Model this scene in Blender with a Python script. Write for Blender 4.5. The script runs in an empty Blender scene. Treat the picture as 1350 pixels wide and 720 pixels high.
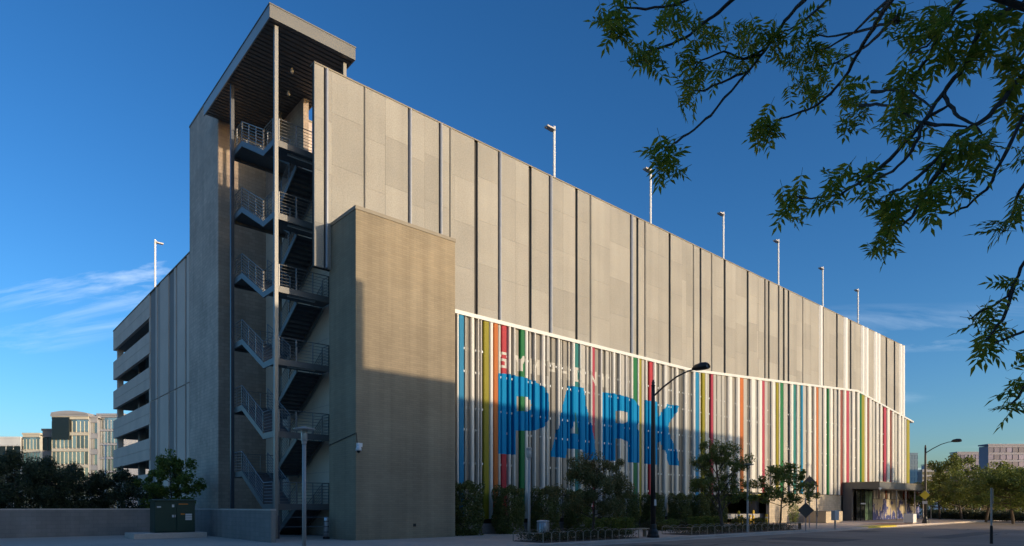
import bpy, math, random
import numpy as np
from mathutils import Vector, Matrix

random.seed(7)
scene = bpy.context.scene
col = scene.collection

# ------------------------------------------------------------------ camera
CX, CY, CZ = -13.72, -25.98, 1.5          # eye height above the pavement
FX, FY = 0.6627, 0.7489                   # viewing direction (level)
RX, RY = 0.7489, -0.6627                  # to the right of it
FPX, UC, VH = 847.0, 675.0, 668.0         # focal length, centre column, horizon row of a 1350 px wide frame
cam_d = bpy.data.cameras.new('camera')
cam = bpy.data.objects.new('camera', cam_d)
col.objects.link(cam)
cam.location = (CX, CY, CZ)
cam.rotation_euler = (math.pi / 2, 0, -math.atan2(FX, FY))
cam_d.sensor_width = 36
cam_d.lens = 36 * FPX / 1350
cam_d.shift_y = (VH - 360) / 1350
cam_d.clip_start = 0.1
cam_d.clip_end = 5000
scene.camera = cam

# ------------------------------------------------------------------ light
LDIR = Vector((-0.30, 1.0, -0.15)).normalized()      # the way sunlight travels
SUN_EL = math.asin(-LDIR.z)
SUN_AZ = math.atan2(-LDIR.x, -LDIR.y)                # clockwise from +Y
world = bpy.data.worlds.new('World')
scene.world = world
world.use_nodes = True
wt = world.node_tree
wt.nodes.clear()


def wn(t, **kw):
    n = wt.nodes.new(t)
    for k, v in kw.items():
        setattr(n, k, v)
    return n


sky = wn('ShaderNodeTexSky', sky_type='NISHITA', sun_disc=False)
sky.sun_elevation = SUN_EL
sky.sun_rotation = SUN_AZ
sky.altitude = 600
sky.air_density = 1.0
sky.dust_density = 2.4
sky.ozone_density = 3.3
bg = wn('ShaderNodeBackground')
bg.inputs[1].default_value = 0.15
out = wn('ShaderNodeOutputWorld')
tc = wn('ShaderNodeTexCoord')
sep = wn('ShaderNodeSeparateXYZ')
wt.links.new(tc.outputs['Generated'], sep.inputs[0])
den = wn('ShaderNodeMath', operation='ADD')
wt.links.new(sep.outputs[2], den.inputs[0])
den.inputs[1].default_value = 0.14
dv = []
for i in (0, 1):
    m = wn('ShaderNodeMath', operation='DIVIDE')
    wt.links.new(sep.outputs[i], m.inputs[0])
    wt.links.new(den.outputs[0], m.inputs[1])
    dv.append(m)
cmb = wn('ShaderNodeCombineXYZ')
wt.links.new(dv[0].outputs[0], cmb.inputs[0])
wt.links.new(dv[1].outputs[0], cmb.inputs[1])
mp = wn('ShaderNodeMapping')
mp.inputs['Rotation'].default_value = (0, 0, math.radians(-60))
mp.inputs['Location'].default_value = (2.1, 0.4, 0.0)
mp.inputs['Scale'].default_value = (0.75, 2.05, 1)
vrot = wn('ShaderNodeVectorRotate', rotation_type='Z_AXIS')
vrot.inputs['Angle'].default_value = math.radians(54)
wt.links.new(cmb.outputs[0], vrot.inputs[0])
wt.links.new(vrot.outputs[0], mp.inputs[0])
n1 = wn('ShaderNodeTexNoise')
n1.inputs['Scale'].default_value = 1.4
n1.inputs['Detail'].default_value = 8
n1.inputs['Roughness'].default_value = 0.62
n1.inputs['Distortion'].default_value = 0.7
wt.links.new(mp.outputs[0], n1.inputs['Vector'])
n2 = wn('ShaderNodeTexNoise')
n2.inputs['Scale'].default_value = 0.5
n2.inputs['Detail'].default_value = 2
wt.links.new(mp.outputs[0], n2.inputs['Vector'])
r1 = wn('ShaderNodeMapRange')
r1.inputs[1].default_value = 0.49
r1.inputs[2].default_value = 0.75
wt.links.new(n1.outputs[0], r1.inputs[0])
r2 = wn('ShaderNodeMapRange')
r2.inputs[1].default_value = 0.55
r2.inputs[2].default_value = 0.70
wt.links.new(n2.outputs[0], r2.inputs[0])
mul = wn('ShaderNodeMath', operation='MULTIPLY')
wt.links.new(r1.outputs[0], mul.inputs[0])
wt.links.new(r2.outputs[0], mul.inputs[1])
mul2 = wn('ShaderNodeMath', operation='MULTIPLY')
wt.links.new(mul.outputs[0], mul2.inputs[0])
mul2.inputs[1].default_value = 0.85
mixc = wn('ShaderNodeMixRGB', blend_type='MIX')
wt.links.new(mul2.outputs[0], mixc.inputs[0])
hsv = wn('ShaderNodeHueSaturation')
hsv.inputs['Saturation'].default_value = 1.14
hsv.inputs['Hue'].default_value = 0.5
wt.links.new(sky.outputs[0], hsv.inputs['Color'])
gam = wn('ShaderNodeGamma')
gam.inputs[1].default_value = 1.2
wt.links.new(hsv.outputs[0], gam.inputs[0])
scl = wn('ShaderNodeVectorMath', operation='SCALE')
scl.inputs['Scale'].default_value = 0.76
wt.links.new(gam.outputs[0], scl.inputs[0])
wt.links.new(scl.outputs[0], mixc.inputs[1])
mixc.inputs[2].default_value = (4.2, 4.8, 5.4, 1)
wt.links.new(mixc.outputs[0], bg.inputs[0])
wt.links.new(bg.outputs[0], out.inputs[0])

sun_d = bpy.data.lights.new('sun', 'SUN')
sun_d.energy = 2.0
sun_d.angle = math.radians(0.5)
sun_d.color = (1.0, 0.80, 0.56)
sun = bpy.data.objects.new('sun', sun_d)
col.objects.link(sun)
sun.rotation_euler = LDIR.to_track_quat('-Z', 'Y').to_euler()
sun.location = (30, -60, 40)

scene.view_settings.view_transform = 'Standard'
scene.view_settings.look = 'None'
scene.view_settings.exposure = 0.80
scene.view_settings.gamma = 1.0
scene.view_settings.use_curve_mapping = False
scene.render.engine = 'CYCLES'
scene.cycles.max_bounces = 6


# ------------------------------------------------------------------ measuring helpers: from a column/row of the frame to a place
def Xat(u, Y):
    k = (u - UC) / FPX
    b = Y - CY
    return CX + b * (k * FY - RY) / (RX - k * FX)


def Yat(u, X):
    k = (u - UC) / FPX
    a = X - CX
    return CY + a * (RX - k * FX) / (k * FY - RY)


def fwd(X, Y):
    return (X - CX) * FX + (Y - CY) * FY


def Zat(v, X, Y):
    return CZ + (VH - v) / FPX * fwd(X, Y)


def at(u, v, d):
    r = (u - UC) / FPX * d
    return Vector((CX + FX * d + RX * r, CY + FY * d + RY * r, CZ + (VH - v) / FPX * d))


def ground_at(u, v):
    return at(u, v, FPX * CZ / (v - VH))


# ------------------------------------------------------------------ materials
MATS = {}


def pbr(name, color, rough=0.8, metal=0.0, noise=None, bump=None, island=0.0, objvar=0.0, spec=0.5, coat=0.0):
    """noise = (scale, amount[, stretch xyz]); bump = (scale, strength, distance)"""
    m = bpy.data.materials.new(name)
    m.use_nodes = True
    t = m.node_tree
    b = t.nodes['Principled BSDF']
    b.inputs['Roughness'].default_value = rough
    b.inputs['Metallic'].default_value = metal
    b.inputs['Specular IOR Level'].default_value = spec
    c = (*color, 1)
    b.inputs['Base Color'].default_value = c
    src = None
    geo = t.nodes.new('ShaderNodeNewGeometry')

    def scaled(prev, fac_out, amt):
        mr = t.nodes.new('ShaderNodeMapRange')
        mr.inputs[3].default_value = 1 - amt
        mr.inputs[4].default_value = 1 + amt
        t.links.new(fac_out, mr.inputs[0])
        mx = t.nodes.new('ShaderNodeMixRGB')
        mx.blend_type = 'MULTIPLY'
        mx.inputs[0].default_value = 1
        if prev is None:
            mx.inputs[1].default_value = c
        else:
            t.links.new(prev, mx.inputs[1])
        t.links.new(mr.outputs[0], mx.inputs[2])
        return mx.outputs[0]
    if noise:
        for (sc, amt, *st) in (noise if isinstance(noise, list) else [noise]):
            mpn = t.nodes.new('ShaderNodeMapping')
            if st:
                mpn.inputs['Scale'].default_value = st[0]
            t.links.new(geo.outputs['Position'], mpn.inputs[0])
            nz = t.nodes.new('ShaderNodeTexNoise')
            nz.inputs['Scale'].default_value = sc
            nz.inputs['Detail'].default_value = 6
            t.links.new(mpn.outputs[0], nz.inputs['Vector'])
            mr0 = t.nodes.new('ShaderNodeMapRange')
            mr0.inputs[1].default_value = 0.25
            mr0.inputs[2].default_value = 0.75
            t.links.new(nz.outputs[0], mr0.inputs[0])
            src = scaled(src, mr0.outputs[0], amt)
    if island:
        src = scaled(src, geo.outputs['Random Per Island'], island)
    if objvar:
        oi = t.nodes.new('ShaderNodeObjectInfo')
        src = scaled(src, oi.outputs['Random'], objvar)
    if src is not None:
        t.links.new(src, b.inputs['Base Color'])
    if bump:
        nz = t.nodes.new('ShaderNodeTexNoise')
        nz.inputs['Scale'].default_value = bump[0]
        nz.inputs['Detail'].default_value = 4
        t.links.new(geo.outputs['Position'], nz.inputs['Vector'])
        bp = t.nodes.new('ShaderNodeBump')
        bp.inputs['Strength'].default_value = bump[1]
        bp.inputs['Distance'].default_value = bump[2]
        t.links.new(nz.outputs[0], bp.inputs['Height'])
        t.links.new(bp.outputs[0], b.inputs['Normal'])
    MATS[name] = m
    return m


def block_mat(name, color, mortar, bw=0.4, bh=0.2, mort=0.012, rough=0.9, var=0.12):
    """coursed masonry, laid out on world x+y against z"""
    m = bpy.data.materials.new(name)
    m.use_nodes = True
    t = m.node_tree
    b = t.nodes['Principled BSDF']
    b.inputs['Roughness'].default_value = rough
    geo = t.nodes.new('ShaderNodeNewGeometry')
    s = t.nodes.new('ShaderNodeSeparateXYZ')
    t.links.new(geo.outputs['Position'], s.inputs[0])
    a = t.nodes.new('ShaderNodeMath')
    a.operation = 'ADD'
    t.links.new(s.outputs[0], a.inputs[0])
    t.links.new(s.outputs[1], a.inputs[1])
    cb = t.nodes.new('ShaderNodeCombineXYZ')
    t.links.new(a.outputs[0], cb.inputs[0])
    t.links.new(s.outputs[2], cb.inputs[1])
    br = t.nodes.new('ShaderNodeTexBrick')
    br.inputs['Scale'].default_value = 1
    br.inputs['Brick Width'].default_value = bw
    br.inputs['Row Height'].default_value = bh
    br.inputs['Mortar Size'].default_value = mort
    br.inputs['Mortar Smooth'].default_value = 0.3
    br.inputs['Bias'].default_value = 0
    br.inputs['Color1'].default_value = (*[c * (1 - var) for c in color], 1)
    br.inputs['Color2'].default_value = (*[min(1, c * (1 + var)) for c in color], 1)
    br.inputs['Mortar'].default_value = (*mortar, 1)
    t.links.new(cb.outputs[0], br.inputs['Vector'])
    nz = t.nodes.new('ShaderNodeTexNoise')
    nz.inputs['Scale'].default_value = 0.5
    nz.inputs['Detail'].default_value = 8
    t.links.new(geo.outputs['Position'], nz.inputs['Vector'])
    mr = t.nodes.new('ShaderNodeMapRange')
    mr.inputs[1].default_value = 0.3
    mr.inputs[2].default_value = 0.7
    mr.inputs[3].default_value = 0.86
    mr.inputs[4].default_value = 1.1
    t.links.new(nz.outputs[0], mr.inputs[0])
    mx = t.nodes.new('ShaderNodeMixRGB')
    mx.blend_type = 'MULTIPLY'
    mx.inputs[0].default_value = 1
    t.links.new(br.outputs['Color'], mx.inputs[1])
    t.links.new(mr.outputs[0], mx.inputs[2])
    mps = t.nodes.new('ShaderNodeMapping')
    mps.inputs['Scale'].default_value = (1.3, 1.3, 0.06)
    t.links.new(geo.outputs['Position'], mps.inputs[0])
    nzs = t.nodes.new('ShaderNodeTexNoise')
    nzs.inputs['Scale'].default_value = 1.6
    nzs.inputs['Detail'].default_value = 5
    t.links.new(mps.outputs[0], nzs.inputs['Vector'])
    mrs = t.nodes.new('ShaderNodeMapRange')
    mrs.inputs[1].default_value = 0.35
    mrs.inputs[2].default_value = 0.65
    mrs.inputs[3].default_value = 0.88
    mrs.inputs[4].default_value = 1.06
    t.links.new(nzs.outputs[0], mrs.inputs[0])
    mx2 = t.nodes.new('ShaderNodeMixRGB')
    mx2.blend_type = 'MULTIPLY'
    mx2.inputs[0].default_value = 1
    t.links.new(mx.outputs[0], mx2.inputs[1])
    t.links.new(mrs.outputs[0], mx2.inputs[2])
    t.links.new(mx2.outputs[0], b.inputs['Base Color'])
    inv = t.nodes.new('ShaderNodeMath')
    inv.operation = 'SUBTRACT'
    inv.inputs[0].default_value = 1
    t.links.new(br.outputs['Fac'], inv.inputs[1])
    nz2 = t.nodes.new('ShaderNodeTexNoise')
    nz2.inputs['Scale'].default_value = 40
    t.links.new(geo.outputs['Position'], nz2.inputs['Vector'])
    ad = t.nodes.new('ShaderNodeMath')
    ad.operation = 'MULTIPLY_ADD'
    ad.inputs[1].default_value = 0.35
    t.links.new(nz2.outputs[0], ad.inputs[0])
    t.links.new(inv.outputs[0], ad.inputs[2])
    bp = t.nodes.new('ShaderNodeBump')
    bp.inputs['Strength'].default_value = 0.5
    bp.inputs['Distance'].default_value = 0.012
    t.links.new(ad.outputs[0], bp.inputs['Height'])
    t.links.new(bp.outputs[0], b.inputs['Normal'])
    MATS[name] = m
    return m


def leaf_mat(name, c1, c2, trans=0.35):
    m = bpy.data.materials.new(name)
    m.use_nodes = True
    t = m.node_tree
    t.nodes.clear()
    o = t.nodes.new('ShaderNodeOutputMaterial')
    geo = t.nodes.new('ShaderNodeNewGeometry')
    mx = t.nodes.new('ShaderNodeMixRGB')
    mx.inputs[1].default_value = (*c1, 1)
    mx.inputs[2].default_value = (*c2, 1)
    t.links.new(geo.outputs['Random Per Island'], mx.inputs[0])
    p = t.nodes.new('ShaderNodeBsdfPrincipled')
    p.inputs['Roughness'].default_value = 0.5
    p.inputs['Specular IOR Level'].default_value = 0.35
    t.links.new(mx.outputs[0], p.inputs['Base Color'])
    tr = t.nodes.new('ShaderNodeBsdfTranslucent')
    hs = t.nodes.new('ShaderNodeHueSaturation')
    hs.inputs['Hue'].default_value = 0.47
    hs.inputs['Value'].default_value = 1.6
    t.links.new(mx.outputs[0], hs.inputs['Color'])
    t.links.new(hs.outputs[0], tr.inputs['Color'])
    ms = t.nodes.new('ShaderNodeMixShader')
    ms.inputs[0].default_value = trans
    t.links.new(p.outputs[0], ms.inputs[1])
    t.links.new(tr.outputs[0], ms.inputs[2])
    t.links.new(ms.outputs[0], o.inputs[0])
    MATS[name] = m
    return m


pbr('concrete_panel', (0.305, 0.287, 0.25), 0.7, noise=[(0.35, 0.10), (0.9, 0.09, (1.6, 1.6, 0.07)), (16, 0.16), (70, 0.16)], bump=(45, 0.5, 0.008), objvar=0.09)
pbr('galvanized', (0.30, 0.31, 0.33), 0.42, metal=0.4, noise=(3, 0.08))
pbr('glint_fin', (0.78, 0.735, 0.66), 0.3, metal=0.1, noise=(3, 0.06))  # near-white colour stands in for sun glints on the far fins
pbr('dark_reveal', (0.035, 0.032, 0.03), 0.8)
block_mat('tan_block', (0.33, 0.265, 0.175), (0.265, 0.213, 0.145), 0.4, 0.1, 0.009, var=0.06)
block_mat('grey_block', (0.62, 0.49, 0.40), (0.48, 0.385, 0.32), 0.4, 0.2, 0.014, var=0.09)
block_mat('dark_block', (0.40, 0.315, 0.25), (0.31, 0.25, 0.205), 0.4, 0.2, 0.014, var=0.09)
block_mat('low_wall_block', (0.25, 0.225, 0.205), (0.20, 0.185, 0.175), 0.4, 0.2, 0.010, var=0.06)
block_mat('entrance_block', (0.46, 0.39, 0.29), (0.34, 0.29, 0.22), 0.4, 0.2, 0.012, var=0.10)
pbr('cap_metal', (0.24, 0.205, 0.15), 0.6, metal=0.1, noise=(2, 0.06))
pbr('stair_steel', (0.13, 0.14, 0.16), 0.5, metal=0.3, noise=(4, 0.10))
pbr('beam_paint', (0.16, 0.155, 0.15), 0.5, metal=0.2, noise=(4, 0.08))
pbr('rail_steel', (0.25, 0.245, 0.24), 0.42, metal=0.5, noise=(6, 0.08))
pbr('column_paint', (0.26, 0.245, 0.22), 0.45, metal=0.2, noise=(5, 0.06))
pbr('dark_column', (0.08, 0.085, 0.10), 0.45, metal=0.3, noise=(5, 0.08))  # darkened to carry the shade on the rear stair column; gate posts reuse it
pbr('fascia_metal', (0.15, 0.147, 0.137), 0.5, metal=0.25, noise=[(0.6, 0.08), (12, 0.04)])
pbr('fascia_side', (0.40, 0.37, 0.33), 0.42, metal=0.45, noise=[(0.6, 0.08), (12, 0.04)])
pbr('soffit', (0.20, 0.175, 0.155), 0.5, metal=0.3, noise=(1.4, 0.16))
pbr('cream_wall', (0.66, 0.56, 0.44), 0.85, noise=[(0.6, 0.10), (14, 0.05)], bump=(40, 0.2, 0.004))
pbr('precast', (0.70, 0.555, 0.455), 0.85, noise=[(0.5, 0.10), (10, 0.06)], bump=(40, 0.25, 0.005), objvar=0.04)
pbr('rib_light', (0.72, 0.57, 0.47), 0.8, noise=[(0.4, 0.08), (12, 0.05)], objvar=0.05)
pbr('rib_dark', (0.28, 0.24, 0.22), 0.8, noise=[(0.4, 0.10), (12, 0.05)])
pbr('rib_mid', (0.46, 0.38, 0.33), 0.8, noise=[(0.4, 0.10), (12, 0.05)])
pbr('deck_concrete', (0.30, 0.29, 0.275), 0.9, noise=[(0.4, 0.15), (8, 0.08)])
FIN = dict(W=(0.70, 0.66, 0.58), P=(0.42, 0.385, 0.32), G=(0.235, 0.212, 0.172), B=(0.008, 0.19, 0.36), Y=(0.26, 0.225, 0.016),
           O=(0.46, 0.13, 0.025), R=(0.40, 0.035, 0.045), N=(0.012, 0.145, 0.042), T=(0.018, 0.16, 0.145), C=(0.37, 0.04, 0.068),
           S=(0.30, 0.32, 0.25), K=(0.20, 0.055, 0.035), D=(0.105, 0.097, 0.08))
for k, c in FIN.items():
    pbr('fin_' + k, c, 0.32 if k in 'WP' else 0.5, spec=0.5 if k in 'WPGD' else 0.2, metal=0.06 if k in 'WPG' else 0.0, noise=[(0.7, 0.06), (20, 0.03)])
pbr('park_blue', (0.0, 0.22, 0.46), 0.6, spec=0.12, noise=(0.7, 0.05))
pbr('letter_white', (0.50, 0.47, 0.40), 0.5, noise=(0.7, 0.05))
pbr('white_trim', (0.66, 0.635, 0.58), 0.4, metal=0.1, noise=(2, 0.05))
pbr('girt', (0.72, 0.72, 0.70), 0.35, metal=0.3)
pbr('asphalt', (0.30, 0.23, 0.175), 0.85, noise=[(0.16, 0.25), (1.1, 0.18, (1, 0.25, 1)), (40, 0.18)], bump=(60, 0.5, 0.006))
pbr('asphalt_patch', (0.15, 0.118, 0.095), 0.85, noise=[(0.5, 0.2), (40, 0.2)], bump=(60, 0.5, 0.006))
pbr('pavement', (0.54, 0.42, 0.335), 0.88, noise=[(0.3, 0.12), (3, 0.08), (50, 0.06)], bump=(60, 0.25, 0.004), objvar=0.05)
pbr('kerb', (0.52, 0.44, 0.375), 0.85, noise=[(0.6, 0.14), (12, 0.08)], objvar=0.06)
pbr('kerb_yellow', (0.62, 0.48, 0.03), 0.6, noise=[(2, 0.15), (20, 0.1)])
pbr('brick_red_pave', (0.36, 0.17, 0.10), 0.85, noise=[(1, 0.15), (20, 0.1)])
pbr('soil', (0.10, 0.075, 0.055), 0.95, noise=[(1, 0.25), (12, 0.2)])
pbr('earth', (0.34, 0.285, 0.22), 0.95, noise=[(0.05, 0.2), (1, 0.15)])
pbr('bark', (0.10, 0.075, 0.055), 0.9, noise=(12, 0.3), bump=(30, 0.6, 0.01))
pbr('twig', (0.055, 0.042, 0.035), 0.85, noise=(20, 0.2))
leaf_mat('leaf_ash', (0.12, 0.17, 0.015), (0.25, 0.27, 0.03), 0.5)
leaf_mat('leaf_elm', (0.08, 0.125, 0.025), (0.18, 0.21, 0.05), 0.3)
leaf_mat('leaf_oak', (0.10, 0.11, 0.035), (0.22, 0.20, 0.07), 0.25)
leaf_mat('leaf_round', (0.08, 0.13, 0.022), (0.18, 0.22, 0.045), 0.3)
leaf_mat('leaf_hedge', (0.075, 0.10, 0.025), (0.17, 0.18, 0.05), 0.2)
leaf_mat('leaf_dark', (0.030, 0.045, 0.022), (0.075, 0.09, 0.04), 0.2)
leaf_mat('leaf_yellow', (0.10, 0.11, 0.02), (0.16, 0.15, 0.03), 0.25)
leaf_mat('leaf_cover', (0.050, 0.055, 0.020), (0.095, 0.085, 0.030), 0.2)
pbr('transformer_green', (0.012, 0.045, 0.030), 0.4, noise=(3, 0.10), spec=0.5)
pbr('sticker_white', (0.62, 0.62, 0.60), 0.6)
pbr('sticker_orange', (0.62, 0.20, 0.02), 0.6)
pbr('pole_silver', (0.60, 0.61, 0.63), 0.4, metal=0.35, noise=(5, 0.05))
pbr('pole_white', (0.80, 0.80, 0.80), 0.4, noise=(5, 0.04))
pbr('pole_grey', (0.50, 0.45, 0.41), 0.45, metal=0.1, noise=(5, 0.06))
pbr('black_iron', (0.018, 0.017, 0.017), 0.45, noise=(8, 0.15))
pbr('lantern_glass', (0.75, 0.70, 0.60), 0.25)
pbr('camera_white', (0.75, 0.75, 0.75), 0.4)
pbr('camera_dome', (0.01, 0.01, 0.012), 0.1)
pbr('bollard_yellow', (0.75, 0.46, 0.02), 0.5, noise=(4, 0.08))
pbr('edging_metal', (0.34, 0.29, 0.23), 0.45, metal=0.4, noise=(8, 0.08))
pbr('bin_metal', (0.40, 0.42, 0.44), 0.35, metal=0.7, noise=(6, 0.12))
pbr('sign_back', (0.17, 0.135, 0.105), 0.5, metal=0.3, noise=(4, 0.08))
pbr('sign_yellow', (0.80, 0.60, 0.04), 0.5)
pbr('glass_dark', (0.012, 0.016, 0.018), 0.08, spec=0.6)
pbr('glass_green', (0.10, 0.16, 0.10), 0.1, spec=0.6)
pbr('glass_blue', (0.05, 0.12, 0.22), 0.12, spec=0.7)
pbr('glass_gold', (0.50, 0.50, 0.46), 0.08, metal=0.85, spec=0.7, objvar=0.45)
pbr('glass_violet', (0.10, 0.09, 0.16), 0.2, metal=0.2, noise=(0.15, 0.35), objvar=0.4)
pbr('far_cream', (0.62, 0.56, 0.44), 0.8, noise=(0.3, 0.1))
pbr('far_white', (0.72, 0.71, 0.68), 0.7, noise=(0.3, 0.08))
pbr('far_grey', (0.34, 0.34, 0.36), 0.8, noise=(0.1, 0.15))
pbr('far_violet', (0.15, 0.14, 0.19), 0.5, noise=(0.1, 0.2))
pbr('far_brown', (0.26, 0.22, 0.20), 0.8, noise=(0.1, 0.15))
pbr('portal_dark', (0.14, 0.13, 0.12), 0.6, metal=0.2, noise=(1, 0.1))
pbr('tan_stucco', (0.46, 0.38, 0.27), 0.9, noise=[(0.8, 0.1), (20, 0.06)], bump=(50, 0.3, 0.004))
pbr('pipe_silver', (0.62, 0.63, 0.65), 0.3, metal=0.6)
pbr('lamp_yellow', (0.75, 0.62, 0.05), 0.5)


def mural_mat():
    m = bpy.data.materials.new('mural')
    m.use_nodes = True
    t = m.node_tree
    b = t.nodes['Principled BSDF']
    b.inputs['Roughness'].default_value = 0.6
    geo = t.nodes.new('ShaderNodeNewGeometry')
    s = t.nodes.new('ShaderNodeSeparateXYZ')
    t.links.new(geo.outputs['Position'], s.inputs[0])
    cb = t.nodes.new('ShaderNodeCombineXYZ')
    t.links.new(s.outputs[0], cb.inputs[0])
    t.links.new(s.outputs[2], cb.inputs[1])
    nz = t.nodes.new('ShaderNodeTexNoise')
    nz.inputs['Scale'].default_value = 0.6
    nz.inputs['Detail'].default_value = 5
    nz.inputs['Roughness'].default_value = 0.6
    t.links.new(cb.outputs[0], nz.inputs['Vector'])
    g = t.nodes.new('ShaderNodeMath')          # the painted figures keep to the lower part of the wall
    g.operation = 'MULTIPLY_ADD'
    t.links.new(s.outputs[2], g.inputs[0])
    g.inputs[1].default_value = -0.075
    t.links.new(nz.outputs[0], g.inputs[2])
    rp = t.nodes.new('ShaderNodeValToRGB')
    rp.color_ramp.interpolation = 'CONSTANT'
    e = rp.color_ramp.elements
    e[0].position = 0
    e[0].color = (0.50, 0.42, 0.28, 1)
    e[1].position = 0.405
    e[1].color = (0.17, 0.16, 0.27, 1)
    e2 = e.new(0.425)
    e2.color = (0.035, 0.05, 0.20, 1)
    e3 = e.new(0.52)
    e3.color = (0.30, 0.28, 0.40, 1)
    t.links.new(g.outputs[0], rp.inputs[0])
    t.links.new(rp.outputs[0], b.inputs['Base Color'])
    MATS['mural'] = m


mural_mat()


# ------------------------------------------------------------------ mesh helpers
class MB:
    def __init__(self):
        self.v, self.f, self.m = [], [], []

    def quad(self, a, b, c, d, mi=0):
        n = len(self.v)
        self.v += [tuple(a), tuple(b), tuple(c), tuple(d)]
        self.f.append((n, n + 1, n + 2, n + 3))
        self.m.append(mi)

    def box(self, x0, x1, y0, y1, z0, z1, mi=0):
        n = len(self.v)
        self.v += [(x0, y0, z0), (x1, y0, z0), (x1, y1, z0), (x0, y1, z0), (x0, y0, z1), (x1, y0, z1), (x1, y1, z1), (x0, y1, z1)]
        for q in ((0, 3, 2, 1), (4, 5, 6, 7), (0, 1, 5, 4), (1, 2, 6, 5), (2, 3, 7, 6), (3, 0, 4, 7)):
            self.f.append(tuple(n + i for i in q))
            self.m.append(mi)
        return self

    def prism(self, poly, axis, lo, hi, mi=0):
        """poly: 2D outline (counter-clockwise seen from the +axis end); axis 'x','y','z'"""
        def P(p, h):
            return {'x': (h, p[0], p[1]), 'y': (p[0], h, p[1]), 'z': (p[0], p[1], h)}[axis]
        n = len(self.v)
        k = len(poly)
        self.v += [P(p, lo) for p in poly] + [P(p, hi) for p in poly]
        self.f.append(tuple(n + i for i in reversed(range(k))))
        self.f.append(tuple(n + k + i for i in range(k)))
        self.m += [mi, mi]
        for i in range(k):
            j = (i + 1) % k
            self.f.append((n + i, n + j, n + k + j, n + k + i))
            self.m.append(mi)
        return self

    def tube(self, path, r, n=6, mi=0, cap=True):
        path = [Vector(p) for p in path]
        rs = r if isinstance(r, (list, tuple)) else [r] * len(path)
        base = len(self.v)
        ref = None
        for i, p in enumerate(path):
            d = (path[min(i + 1, len(path) - 1)] - path[max(i - 1, 0)])
            if d.length < 1e-9:
                d = Vector((0, 0, 1))
            d.normalize()
            if ref is None:
                ref = Vector((1, 0, 0)) if abs(d.x) < 0.8 else Vector((0, 1, 0))
            ref = (ref - d * ref.dot(d))
            if ref.length < 1e-6:
                ref = Vector((0, 1, 0)) - d * d.y
            ref.normalize()
            s = d.cross(ref)
            for k in range(n):
                a = 2 * math.pi * k / n + math.pi / n
                self.v.append(tuple(p + (ref * math.cos(a) + s * math.sin(a)) * rs[i]))
        for i in range(len(path) - 1):
            for k in range(n):
                k2 = (k + 1) % n
                a = base + i * n
                self.f.append((a + k, a + k2, a + n + k2, a + n + k))
                self.m.append(mi)
        if cap:
            self.f.append(tuple(base + k for k in reversed(range(n))))
            e = base + (len(path) - 1) * n
            self.f.append(tuple(e + k for k in range(n)))
            self.m += [mi, mi]
        return self

    def lathe(self, prof, c, n=12, mi=0):
        base = len(self.v)
        for (r, z) in prof:
            for k in range(n):
                a = 2 * math.pi * k / n
                self.v.append((c[0] + r * math.cos(a), c[1] + r * math.sin(a), c[2] + z))
        for i in range(len(prof) - 1):
            for k in range(n):
                k2 = (k + 1) % n
                self.f.append((base + i * n + k, base + i * n + k2, base + (i + 1) * n + k2, base + (i + 1) * n + k))
                self.m.append(mi)
        self.f.append(tuple(base + k for k in reversed(range(n))))
        e = base + (len(prof) - 1) * n
        self.f.append(tuple(e + k for k in range(n)))
        self.m += [mi, mi]
        return self

    def mesh(self, name, mats):
        me = bpy.data.meshes.new(name)
        me.from_pydata(self.v, [], self.f)
        for m in (mats if isinstance(mats, (list, tuple)) else [mats]):
            me.materials.append(MATS[m])
        if any(self.m):
            me.polygons.foreach_set('material_index', self.m)
        me.update()
        return me

    def build(self, name, mats, parent=None, bevel=0.0, smooth=False, loc=None):
        me = self.mesh(name, mats)
        o = bpy.data.objects.new(name, me)
        col.objects.link(o)
        if loc is not None:
            o.location = loc
        if parent is not None:
            o.parent = parent
        if smooth:
            me.polygons.foreach_set('use_smooth', [True] * len(me.polygons))
        if bevel:
            b = o.modifiers.new('bevel', 'BEVEL')
            b.width = bevel
            b.segments = 2
            b.limit_method = 'ANGLE'
        return o


def tag(o, label=None, cat=None, group=None, kind=None):
    for k, v in (('label', label), ('category', cat), ('group', group), ('kind', kind)):
        if v:
            o[k] = v
    return o


def thing(name, label, cat, group=None, loc=(0, 0, 0), rz=0.0):
    o = bpy.data.objects.new(name, None)
    col.objects.link(o)
    o.location = loc
    o.rotation_euler = (0, 0, rz)
    o.empty_display_size = 0.2
    return tag(o, label, cat, group)


def inst(name, me, parent, loc=(0, 0, 0), rot=(0, 0, 0), sc=(1, 1, 1)):
    o = bpy.data.objects.new(name, me)
    col.objects.link(o)
    o.parent = parent
    o.location = loc
    o.rotation_euler = rot
    o.scale = sc
    return o


def copy_tree(o, parent=None):
    c = o.copy()
    col.objects.link(c)
    c.parent = parent
    for ch in [x for x in col.objects if x.parent is o]:
        copy_tree(ch, c)
    return c


def quads_mesh(name, V, mat):
    """V: (n,4,3) array of separate quads"""
    n = len(V)
    me = bpy.data.meshes.new(name)
    me.vertices.add(n * 4)
    me.vertices.foreach_set('co', V.astype(np.float32).reshape(-1))
    me.loops.add(n * 4)
    me.loops.foreach_set('vertex_index', np.arange(n * 4, dtype=np.int32))
    me.polygons.add(n)
    me.polygons.foreach_set('loop_start', np.arange(0, n * 4, 4, dtype=np.int32))
    me.materials.append(MATS[mat])
    me.update(calc_edges=True)
    me.validate()
    return me


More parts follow.
